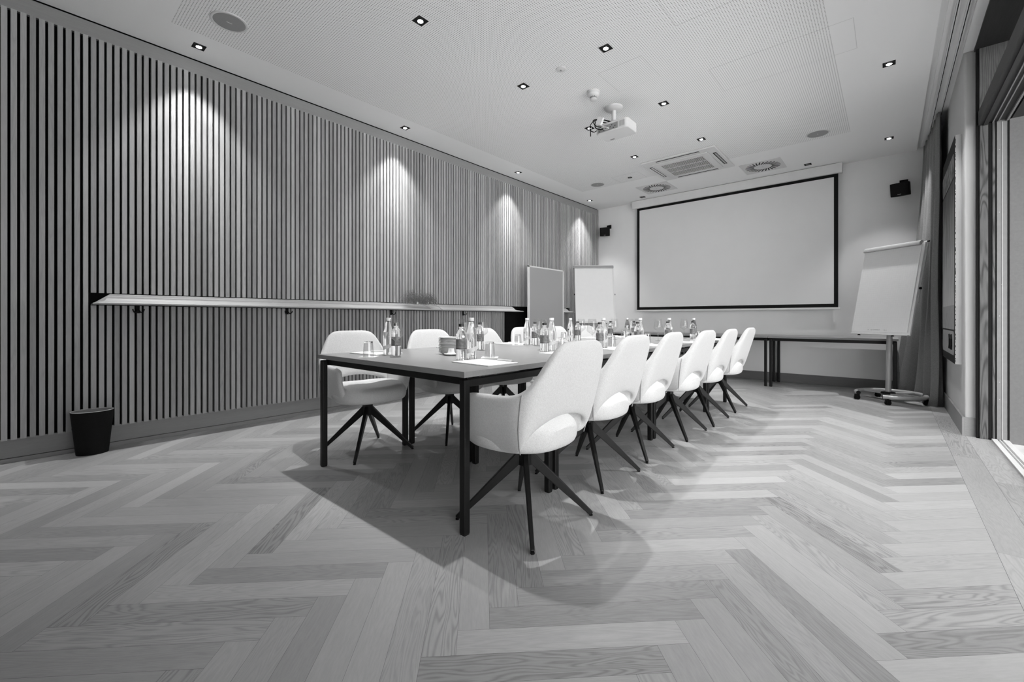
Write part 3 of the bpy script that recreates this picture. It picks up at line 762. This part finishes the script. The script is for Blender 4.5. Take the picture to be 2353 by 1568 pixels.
def make_wine():
    t = thing('wine_glass', (0, 0, 0), 'x', 'glass', 0, 'wine glasses on the conference table')
    mb = MB(); mb.lathe([(.0045, .100), (.014, .108), (.026, .117), (.038, .126), (.0448, .134), (.0460, .140), (.0445, .155), (.0400, .185), (.0355, .212), (.0325, .232), (.0318, .2325), (.0316, .231)], 40, close=False)
    mb.build('bowl', 'thin', t, smooth=True, angle=180)
    mb = MB(); mb.lathe([(.0, .0), (.034, .0), (.0345, .0015), (.012, .0045), (.0042, .010), (.0034, .05), (.0036, .094), (.006, .101), (.0, .103)], 28, close=False)
    mb.build('stem_and_foot', 'thin', t, smooth=True, angle=180)
    return t
def make_tumbler():
    t = thing('tumbler', (0, 0, 0), 'x', 'glass', 0, 'upturned tumblers on paper coasters')
    mb = MB(); mb.lathe([(.0345, .0), (.0340, .004), (.0272, .088), (.0258, .093)], 36, close=False); mb.lathe([(.0330, .0), (.0325, .004), (.0258, .082)], 36, close=False)
    mb.build('glass_wall', 'thin', t, smooth=True, angle=180)
    mb = MB(); mb.lathe([(.0, .0835), (.0254, .0835), (.0262, .088), (.0252, .0938), (.0, .0945)], 36, close=False); mb.build('glass_base', 'glass', t, smooth=True, angle=50)
    return t
def make_coaster():
    t = thing('paper_coaster', (0, 0, 0), 'x', 'coaster', 0, 'square paper coasters')
    mb = MB(); mb.box(-.05, .05, -.05, .05, 0, .0012); mb.build('paper', 'paper', t)
    mb = MB(); mb.box(-.012, .012, .028, .034, .0012, .0015); mb.build('print', 'ink_lt', t)
    return t
def make_pad():
    t = thing('notepad', (0, 0, 0), 'x', 'notepad', 0, 'writing pads on the conference table')
    mb = MB(); mb.box(-.105, .105, -.1485, .1485, .0012, .0055); mb.build('sheets', 'paper', t)
    mb = MB(); mb.box(-.105, .105, -.1485, .1485, .0, .0012); mb.build('card_back', 'grey', t)
    return t
def make_pen():
    t = thing('pen', (0, 0, 0), 'x', 'pen', 0, 'white pens on the writing pads')
    mb = MB(); mb.tube([(-.062, 0, 0), (.045, 0, 0)], .0048, 12); mb.build('barrel', 'white', t, smooth=True)
    mb = MB(); mb.tube([(.045, 0, 0), (.062, 0, 0)], .0046, 12, r1=.0012); mb.build('tip', 'steel', t, smooth=True)
    mb = MB(); mb.box(-.062, -.022, -.0015, .0015, .0048, .0065); mb.build('clip', 'white', t)
    return t
MK = {'tall': make_tall, 'small': make_small, 'wine': make_wine, 'tumbler': make_tumbler, 'coaster': make_coaster, 'pad': make_pad, 'pen': make_pen}
DESC = {'tall': 'tall water bottle with pale cap', 'small': 'small water bottle with dark cap', 'wine': 'empty stemmed wine glass', 'tumbler': 'upturned tumbler on a coaster',
        'coaster': 'white paper coaster under the tumbler', 'pad': 'white writing pad', 'pen': 'white pen lying on the pad'}
protos = {}
random.seed(11)
def put(kind, x, y, z, rz, where):
    l = DESC[kind] + ' ' + where
    if kind not in protos:
        protos[kind] = MK[kind](); t = protos[kind]; t.location = (x, y, z); t.rotation_euler = (0, 0, rz); t['label'] = l
    else: dup(protos[kind], (x, y, z), rz, l)
where_r = ['at the nearest place on the window side', 'at the second place on the window side', 'at the third place on the window side', 'at the fourth place on the window side', 'at the fifth place on the window side', 'at the farthest place on the window side']
where_l = [s.replace('window', 'slatted-wall') for s in where_r]
# x, y of the small bottle; offsets to the others
RP = [(-1.815, 1.642), (-1.815, 2.42), (-1.72, 3.02), (-1.70, 3.66), (-1.69, 4.33), (-1.69, 5.07)]
for i, (x, y) in enumerate(RP):
    j = lambda: random.uniform(-.012, .012)
    w_ = where_r[i]
    put('small', x, y, TZ, R(20+random.uniform(-25, 25)), w_)
    put('tall', x-.02+(-.03 if i == 1 else 0), y+.095+(.06 if i == 1 else 0), TZ, R(25+random.uniform(-20, 20)), w_)
    tx, ty = x-.015, y+.235+j()
    put('coaster', tx, ty, TZ, R(40+random.uniform(-4, 4)), w_)
    put('tumbler', tx, ty, TZ+.0013, 0, w_)
    put('wine', x-.16+j(), y+.165+j(), TZ, 0, w_)
    px, py = x+.195+j(), y-.005
    pr_ = R(86+random.uniform(-4, 4)); put('pad', px, py, TZ, pr_, w_)
    put('pen', px+.06, py+.105, TZ+.0104, R(-5+random.uniform(-12, 12)), w_)
LP = [(-2.36, 1.58), (-2.345, 2.31), (-2.37, 3.02), (-2.42, 3.80), (-2.42, 4.50), (-2.42, 5.10)]
for i, (x, y) in enumerate(LP):
    j = lambda: random.uniform(-.012, .012)
    w_ = where_l[i]
    put('small', x, y, TZ, R(30+random.uniform(-25, 25)), w_)
    put('tall', x-.09, y+.0, TZ, R(25+random.uniform(-20, 20)), w_)
    tx, ty = x-.075-(.06 if i == 2 else 0), y-.14+(.06 if i == 2 else 0)+j()
    put('coaster', tx, ty, TZ, R(42+random.uniform(-4, 4)), w_)
    put('tumbler', tx, ty, TZ+.0013, 0, w_)
    put('wine', x+.045+j(), y-.05 if i else y-.06, TZ, 0, w_) if False else put('wine', x+.075, y-.055, TZ, 0, w_)
    px, py = x-.27, y+.02
    put('pad', px, py, TZ, R(92+random.uniform(-4, 4)), w_)
    put('pen', px-.03, py+.05, TZ+.0104, R(60+random.uniform(-12, 12)), w_)

# saucers
n = 11
for k in range(n):
    t = thing('saucer', (-2.205, 1.885, TZ+k*0.0095), 'white china saucer, topmost of the stack near the table corner' if k == n-1 else ('white china saucer, lowest of the stack near the table corner' if k == 0 else 'white china saucer in the near stack, %s from the top' % ['', 'tenth', 'ninth', 'eighth', 'seventh', 'sixth', 'fifth', 'fourth', 'third', 'second'][k]), 'saucer', 0, 'stacked white saucers')
    mb = MB(); mb.lathe([(.030, 0), (.034, .0), (.040, .003), (.060, .0125), (.0695, .0180), (.0705, .0195), (.066, .0178), (.040, .0065), (.0, .006)], 40, close=False)
    mb.build('dish', 'china', t, smooth=True)
t = thing('china_dish', (-2.12, 1.83, TZ), 'small white china dish with a raised lip beside the saucer stack', 'dish')
mb = MB(); mb.lathe([(.0, 0), (.025, 0), (.045, .008), (.048, .012), (.030, .012), (.022, .020), (.018, .045), (.014, .045), (.012, .014), (.0, .013)], 32, close=False); mb.build('dish', 'china', t, smooth=True)

# ------------------------------------------------------------ waste bin
t = thing('waste_bin', (-4.362, 0.352, 0), 'black oval waste bin with pale rim beside the slatted wall', 'bin')
def oval(z, f): return [(0.138*f*math.cos(2*PI*k/40), z, k) for k in range(40)]
mb = MB(); prof_o = [(.74, 0.0), (.755, .004), (1.0, .305), (1.0, .31)]; prof_i = [(.975, .31), (.97, .30), (.74, .012), (.0, .010)]
mb.lathe([(r, z) for r, z in prof_o]+[(r, z) for r, z in prof_i[:0]], 48, sx=.092, sy=.116, close=False)
mb.lathe([(0, .001), (.74, .001)], 48, sx=.092, sy=.116, close=False)
mb.build('bin_body', 'blackmatt', t, smooth=True)
mb = MB(); mb.lathe(prof_i, 48, sx=.092, sy=.116, close=False); mb.build('inner_lining', 'grey', t, smooth=True)
mb = MB(); mb.lathe([(1.0, .3095), (1.0, .313), (.975, .313), (.975, .3095)], 48, sx=.092, sy=.116, close=False); mb.build('rim', 'plastic', t, smooth=True)
t.rotation_euler = (0, 0, R(-6))

# ------------------------------------------------------------ dried grass on the ledge
t = thing('dried_grass_garland', (-4.37, 3.28, 1.150), 'tangled dried grass garland lying on the oak ledge', 'decoration')
random.seed(21); mb = MB()
for k in range(170):
    y0 = random.uniform(-.20, .20); x0 = random.uniform(-.05, .03); zc = random.uniform(.0, .05)
    L = random.uniform(.08, .22); h = random.uniform(.03, .12)*(1.25 if y0 < 0 else 1.0); a = random.uniform(-1, 1)
    pts = []
    for q in range(7):
        f = q/6; pts.append((x0+a*.04*math.sin(f*PI)+random.uniform(-.003, .003), y0+(f-.5)*L, zc+h*math.sin(f*PI)+random.uniform(-.003, .003)))
    mb.tube(pts, .0011, 4, caps=False)
for (a, b, c) in (((0, -.10, .03), (.01, -.12, .12), (.01, -.135, .185)), ((0, .0, .05), (.0, -.06, .12), (.01, -.13, .18)), ((.0, .15, .0), (.06, .24, -.02), (.10, .29, -.10)), ((.02, .1, .02), (.09, .2, -.02), (.11, .26, -.06)), ((.02, -.02, .01), (.07, .03, -.02), (.09, .09, -.05))):
    mb.tube([a, b, c], .0013, 4, caps=False)
mb.build('grass_stems', 'grass', t)['kind'] = 'stuff'
for yy in (-.045, .115):
    tt = thing('tealight_glass', (-4.385, 3.28+yy, 1.150), 'small glass tealight holder in the dried grass, %s one' % ('left' if yy < 0 else 'right'), 'candle holder', 0, 'tealight glasses on the ledge')
    mb = MB(); mb.lathe([(.0, 0), (.022, 0), (.026, .06), (.024, .06), (.020, .004), (0, .004)], 24, close=False); mb.build('holder', 'glass', tt, smooth=True)
    mb = MB(); mb.lathe([(.018, .006), (.018, .035)], 20); mb.build('candle', 'white', tt, smooth=True)

# ------------------------------------------------------------ pin board
t = thing('pin_board', (-4.20, 5.655, 0), 'grey felt pin board in a white frame standing before the slatted wall', 'pin board')
hw = 0.478; zt = 1.80
mb = MB(); mb.box(-.008, .008, -hw+.02, hw-.02, .62, zt-.02); mb.build('felt_panel', 'felt', t)
mb = MB()
for a, b in (((-hw), (-hw+.028)), (hw-.028, hw)): mb.box(-.014, .014, a, b, .60, zt)
mb.box(-.014, .014, -hw, hw, zt-.022, zt); mb.box(-.014, .014, -hw, hw, .60, .622); mb.build('frame', 'white', t, bevel=.002)
for s in (-1, 1):
    mb = MB(); mb.tube([(0, s*(hw-.014), .6), (0, s*(hw-.014), .03)], .014, 12); mb.bar((-.16, s*(hw-.014), .018), (.26, s*(hw-.014), .018), .03, .022); mb.build('stand_leg', 'white', t, smooth=True)

# ------------------------------------------------------------ flip charts
def flipchart(x, y, rz, lab, ztop, zbot, top_off, bot_off, grid, cap_side, base_rz=0, pole_x=0.0):
    """local frame: board in the xz plane facing -y"""
    t = thing('flip_chart', (x, y, 0), lab, 'flip chart', rz, 'mobile flip charts')
    w = .345
    tilt = math.atan2(top_off-bot_off, ztop-zbot); Hh = (ztop-zbot)/math.cos(tilt)
    mt = Matrix.Translation((0, bot_off, zbot)) @ Matrix.Rotation(-tilt, 4, 'X')
    mb = MB(); mb.box(-w, w, -.012, .008, .0, Hh-.02, mt); board = mb.build('board', 'white', t, bevel=.003)
    mb = MB(); mb.box(-w+.004, w-.030, -.018, -.0125, .032, Hh-.04, mt); pad = mb.build('paper_pad', 'paper', t)
    if grid:
        mb = MB(); 
        for k in range(1, 26): xx = -w+.004+k*(2*w-.034)/26; mb.box(xx-.0002, xx+.0002, -.0186, -.0181, .035, Hh-.05, mt)
        for k in range(1, 40): zz = .035+k*(Hh-.09)/40; mb.box(-w+.006, w-.032, -.0186, -.0181, zz-.0002, zz+.0002, mt)
        mb.build('ruled_grid', plain('grid_ink', 0.74, 0.8), pad)
        text('printed_text', 'Q-CONNECT', .018, 'ink_lt', pad, mt @ Matrix.Translation((-.045, -.0186, .05)) @ Matrix.Rotation(R(90), 4, 'X'))
        text('printed_text', '20 x 5', .014, 'ink_lt', pad, mt @ Matrix.Translation((.075, -.0186, .05)) @ Matrix.Rotation(R(90), 4, 'X'))
        mb = MB(); mb.box(-.135, -.122, -.0187, -.0182, .050, .053, mt); mb.box(-.135, -.122, -.0187, -.0182, .057, .060, mt); mb.build('printed_logo', 'ink_lt', pad)
    mb = MB(); mm = mt @ Matrix.Translation((0, -.012, Hh-.022)); pr = []
    for k in range(9):
        a = R(-10+200*k/8); pr.append((-.030*math.cos(a)*1.0, .020+.024*math.sin(a)))
    pts = [(-.034, -.030), (.03, -.012)]+[(q[0]*-1, q[1]) for q in pr]
    poly = [(.022, -.020), (.026, .010), (.015, .026), (-.004, .032), (-.024, .022), (-.034, .0), (-.032, -.026), (-.024, -.028)]
    vs = [mm @ Vector((s*w*.985-(.03 if s*cap_side > 0 else 0), p[0], p[1])) for s in (-1, 1) for p in poly]; n = len(poly)
    mb.add(vs, [tuple(range(n)), tuple(range(n, 2*n))]+[(i, (i+1) % n, (i+1) % n+n, i+n) for i in range(n)]); mb.build('clamp_rail', 'steel', t, smooth=True, angle=35)
    mb = MB(); c = Vector((cap_side*(w-.01), .012, Hh-.006)); mb.tube([mt @ (c+Vector((-cap_side*.03, 0, 0))), mt @ (c+Vector((cap_side*.022, 0, 0)))], .008, 10); mb.build('rail_arm', 'white', t, smooth=True)
    mb = MB(); mb.tube([mt @ (c+Vector((cap_side*.012, 0, 0))), mt @ (c+Vector((cap_side*.028, 0, 0)))], .010, 10); mb.build('end_cap', 'blackmatt', t)
    mb = MB()
    for s in (-1, 1):
        mb.tube([mt @ Vector((s*(w-.005), .014, Hh*.50)), mt @ Vector((s*(w+.014), .014, Hh*.50))], .014, 12)
    mb.build('side_knob', 'blackmatt', t)
    mb = MB(); mb.tube([mt @ Vector((cap_side*(w+.012), .014, Hh-.01)), mt @ Vector((cap_side*(w+.006), .014, Hh*.35))], .006, 8); mb.build('extension_arm', 'steel', t, smooth=True)
    mb = MB(); mb.box(-w+.004, w-.004, -.034, -.008, -.004, .006, mt); mb.build('pen_tray', 'white', t, bevel=.002)
    for s in (-1, 1):
        mb = MB(); mb.lathe([(.016, -.018), (.011, -.006), (.004, -.004)], 12, tuple(mt @ Vector((s*w*.58-.03, -.025, 0)))); mb.build('tray_clip', 'blackmatt', t)
    # pole and round rolling base
    mb = MB(); mb.tube([(pole_x, .03, .10), (pole_x, .03+.02, zbot+.02), (pole_x, .16, zbot+.34)], .028, 20); mb.build('pole', 'steel', t, smooth=True)
    mb = MB(); mb.lathe([(.072, .086), (.066, .104), (.034, .110)], 28, (pole_x, .03, 0)); mb.build('pole_collar', 'blackmatt', t, smooth=True)
    Rr = .313; a0 = base_rz; rcx, rcy = pole_x+.03, .02
    mb = MB(); pts = []
    for k in range(41):
        a = a0+R(-152+304*k/40); pts.append((rcx+Rr*math.cos(a), rcy+Rr*math.sin(a), .088))
    mb.tube(pts, .022, 14); basering = mb.build('base_ring', 'steel', t, smooth=True)
    mb = MB(); mb.tube([Vector(pts[0]), Vector(pts[0])+(Vector(pts[0])-Vector(pts[1])).normalized()*.006], .0225, 14); mb.tube([Vector(pts[-1]), Vector(pts[-1])+(Vector(pts[-1])-Vector(pts[-2])).normalized()*.006], .0225, 14); mb.build('ring_end_cap', 'blackmatt', basering)
    mb = MB(); p1 = Vector(pts[8]); p2 = Vector(pts[32]); c0 = Vector((pole_x, .03, .088)); e1 = Vector(pts[9]); e2 = Vector(pts[31])
    mb.bar(e1+(e2-e1)*.0, e2, .13, .016); far = Vector(pts[20]); mb.bar(c0, far, .10, .014); mb.build('base_plate', 'steel', t)
    for k in (1, 12, 28, 39):
        p = Vector(pts[k]); cst = MB()
        for s in (-.011, .011):
            cst.lathe([(.0, -.007), (.026, -.007), (.026, .007), (.0, .007)], 20, (p.x+s*.0, p.y, .026), mat=Matrix.Translation((s*1.1, 0, 0)) @ Matrix.Rotation(R(90), 4, 'Y'), close=False)
        cst.tube([(p.x, p.y, .03), (p.x, p.y, .075)], .012, 10); cst.box(p.x-.02, p.x+.02, p.y-.018, p.y+.018, .045, .062); cst.build('castor', 'blackmatt', t, smooth=True)
    return t
# right flip chart: left edge (-.345,7.2) right edge (.21,6.75) at the top
flipchart(-0.05, 6.80, math.atan2(6.75-7.2, .21+.345), 'white flip chart with squared paper on a rolling ring base, by the curtain', 1.855, .785, .16, -.06, True, 1, base_rz=R(90), pole_x=0.03)
flipchart(-3.87, 6.62, math.atan2(6.80-6.37, -3.64+4.14), 'white flip chart with blank paper near the left corner, beside the pin board', 1.905, .90, .10, -.10, False, -1, base_rz=R(90))

# ------------------------------------------------------------ curtain
t = thing('curtain', (0.35, 7.1, 0), 'dark grey linen curtain drawn back into the corner, touching the floor', 'curtain')
mb = MB(); NU, NV = 150, 26; vs = []; fs = []
def lerp(a, b, f): return a+(b-a)*f
def cpath(f, z):
    q = max(0, 1-z/3.15); fl_ = q**1.7
    # top path hugs the track, bottom path flares into the room
    tx, ty = lerp(.418, .36, f), lerp(6.48, 7.72, f)
    bx, by = lerp(.420, .06, f**1.3), lerp(6.62, 7.66, f)
    x, y = lerp(tx, bx, fl_), lerp(ty, by, fl_)
    return x, y
for j in range(NV):
    z = 3.19*(1-j/(NV-1))
    if z < .01: z = .006
    amp = lerp(.022, .062, (1-z/3.19)**.8)
    for i in range(NU):
        f = i/(NU-1); x, y = cpath(f, z); ph = f*2*PI*5.5+.7*math.sin(f*9)
        sway = .012*math.sin(z*3+f*14)*(1-z/3.2)
        x += -amp*math.sin(ph)+sway-amp*.3; y += .30*amp*math.cos(ph*1.0)+sway
        if z < .08: x -= .02*math.sin(f*31); y -= .02*math.sin(f*17)
        x = min(x, .462)
        vs.append((x-.35, min(y, 7.765)-7.1, z))
for j in range(NV-1):
    for i in range(NU-1): fs.append((j*NU+i, j*NU+i+1, (j+1)*NU+i+1, (j+1)*NU+i))
mb.add(vs, fs); mb.build('drape', 'linen', t, smooth=True, solid=.003, angle=180)
mb = MB(); mb.bar((.055, -.60, 3.17), (.03, .60, 3.17), .02, .05); mb.build('heading_tape', 'linen', t)

# ------------------------------------------------------------ picture on the pier
def streaks():
    m, nt, b = new_mat('painted_streaks'); L = nt.links
    b.inputs['Roughness'].default_value = 0.6
    tc = nt.nodes.new('ShaderNodeTexCoord'); mp = nt.nodes.new('ShaderNodeMapping'); mp.inputs['Scale'].default_value = (1, 16, 2.2)
    L.new(tc.outputs['Object'], mp.inputs[0])
    n = nt.nodes.new('ShaderNodeTexNoise'); n.inputs['Scale'].default_value = 1.6; n.inputs['Detail'].default_value = 6; L.new(mp.outputs[0], n.inputs['Vector'])
    sp = nt.nodes.new('ShaderNodeSeparateXYZ'); L.new(tc.outputs['Object'], sp.inputs[0])
    t = math_node(nt, 'ADD', math_node(nt, 'MULTIPLY', sp.outputs[2], -1.1), math_node(nt, 'MULTIPLY', n.outputs[0], 1.6))
    mr = nt.nodes.new('ShaderNodeMapRange'); mr.inputs[1].default_value = -1.0+.0; mr.inputs[2].default_value = .3; mr.inputs[3].default_value = 0.012; mr.inputs[4].default_value = 0.42
    L.new(t, mr.inputs[0]); L.new(mr.outputs[0], b.inputs['Base Color'])
    return m
M['streak'] = streaks()
M['scribble'] = plain('scribbled_grey', 0.16, 0.7, noise=0.9, nscale=14)
M['midgrey'] = plain('mid_grey_paint', 0.26, 0.7, noise=0.12, nscale=14)
t = thing('abstract_painting', (0.474, 5.98, 0.58), 'tall abstract black and grey canvas hanging on the white pier', 'painting')
hy = .60; D = -.040
mb = MB(); mb.box(D, 0, -hy, hy, 0, 2.0); mb.build('canvas_edge', 'white', t)
mb = MB(); mb.box(D-.0012, D+.001, -hy+.001, hy-.001, .001, 1.999); mb.build('black_ground', 'blackmatt', t)
def patch(name, mat, y0, y1, z0, z1, k, r=.05):
    mb = MB(); poly = rrect(y0, y1, z0, z1, r); mb.prism(poly, 0, D-.0012-k*.0008, D-.0008); return mb.build(name, mat, t)
patch('upper_panel', 'scribble', -hy+.07, hy-.07, 1.66, 1.87, 1)
patch('streaked_field', 'streak', -hy+.05, hy-.05, .42, 1.64, 1, .01)
patch('grey_field', 'midgrey', -hy+.05, hy-.05, .30, .52, 2, .01)
patch('lower_panel', 'midgrey', -hy+.07, hy-.07, .07, .285, 1)
for yy in (-.36, -.18):
    mb = MB()
    mb.tube([(D-.003, yy, .12), (D-.003, yy-.03, .16), (D-.003, yy-.03, .21), (D-.003, yy, .25)], .009 if yy > -.2 else .012, 6); mb.build('brush_stroke', 'blackmatt', t)

for k in range(14):
    pass
mb = MB(); random.seed(9); z = 0.02
while z < 1.96:
    mb.box(D+.0005, D+.0015+random.uniform(0, .003), -hy-.0008, -hy+.0002, z, z+random.uniform(.008, .03)); z += random.uniform(.02, .05)
mb.build('paint_drips', 'blackmatt', t)

# ------------------------------------------------------------ terrace door frame
def post(n, name, mat, x0, x1, y0, y1, z0, z1, lab, bev=0):
    mb = MB(); mb.box(x0, x1, y0, y1, z0, z1); return struct(mb.build(name, mat, bevel=bev), lab, 'door frame')
fr = [('blackmatt', .5385, .5555, 5.165, 5.214, 0, 3.2), ('pine_dk', .556, .603, 5.156, 5.30, 0, 2.66), ('blackmatt', .603, .6255, 5.16, 5.30, 0, 2.66),
      ('pine_dk', .626, .641, 5.156, 5.30, 0, 2.66), ('blackmatt', .641, .650, 5.165, 5.30, 0, 2.66), ('alu', .650, .7075, 5.16, 5.30, 0, 2.66), ('blackmatt', .708, .7175, 5.156, 5.30, 0, 2.66)]
door = thing('door_1', (0, 0, 0), 'timber and aluminium frame of the open sliding terrace door', 'door frame'); door['kind'] = 'structure'
for k, (m_, a, b, c, d, e, f) in enumerate(fr):
    mb = MB(); mb.box(a, b, c, d, e, f); mb.build({'blackmatt': 'gasket', 'pine_dk': 'timber_post', 'alu': 'aluminium_profile'}[m_], m_, door, bevel=.001)
mb = MB(); mb.box(.6775, .6795, 5.157, 5.161, 0, 2.55); mb.build('profile_lip', 'white', door)
for z in (.33, .47, 1.0, 1.25, 1.83, 2.33):
    mb = MB(); mb.lathe([(.0035, 0), (.003, .003)], 10, (.664+(.012 if z == 1.25 else 0), 5.1605, z), mat=Matrix.Rotation(R(90), 4, 'X')); mb.build('screw', 'steel', door)
# header beam and upper jamb
mb = MB(); mb.box(.548, .575, DY0, 5.155, 2.555, 2.665); mb.box(.575, .60, DY0, 5.155, 2.545, 2.60); mb.box(.60, .72, DY0, 5.155, 2.565, 2.66); mb.build('header_beam', 'darkwood', door)
for a, b, zz in ((.625, .632, 2.556), (.655, .662, 2.556), (.70, .712, 2.548)):
    mb = MB(); mb.box(a, b, DY0, 5.155, zz, 2.566); mb.build('top_rail', 'alu', door)
mb = MB(); mb.box(.556, 1.0, 5.165, 5.21, 2.66, 3.2); mb.build('upper_jamb', 'pine', door)
mb = MB(); mb.box(.5285, 1.05, YB, 5.21, 3.185, 3.3); struct(mb.build('trim_5', 'darkwood'), 'dark timber soffit above the terrace door', 'trim')
mb = MB(); mb.box(.985, .990, DY0, 5.16, 2.67, 3.18); wn = struct(mb.build('window_1', 'glass'), 'narrow glazed strip above the terrace door', 'window')
# sill track
t = thing('door_sill_track', (0, 0, 0), 'pale aluminium double floor track of the terrace door', 'door track')
mb = MB()
for a, b, z in ((.621, .650, .012), (.650, .662, .004), (.662, .668, .012), (.668, .680, .004), (.680, .715, .014)): mb.box(a, b, DY0, 5.154, -.03, z)
mb.build('track_profile', 'white', t)
mb = MB(); mb.box(.652, .660, DY0, 5.154, .004, .0045); mb.box(.670, .678, DY0, 5.154, .004, .0045); mb.build('track_groove', 'grey', t)
# outdoors
mb = MB(); mb.box(.718, 3.6, 5.158, 5.4, -.02, 2.56)
struct(mb.build('wall_terrace', 'render'), 'grey rendered exterior wall seen through the terrace door', 'wall')
mb = MB(); mb.box(.716, 14, -14, 5.4, -.12, -.012); mb.box(3.6, 14, 5.4, 14, -.12, -.012)
struct(mb.build('terrace', 'stone'), 'pale paved terrace outside the door', 'ground')
mb = MB(); mb.box(.73, 2.2, YB, 5.4, 2.56, 2.655); 
struct(mb.build('canopy', 'darkwood'), 'dark timber canopy over the terrace door', 'roof')
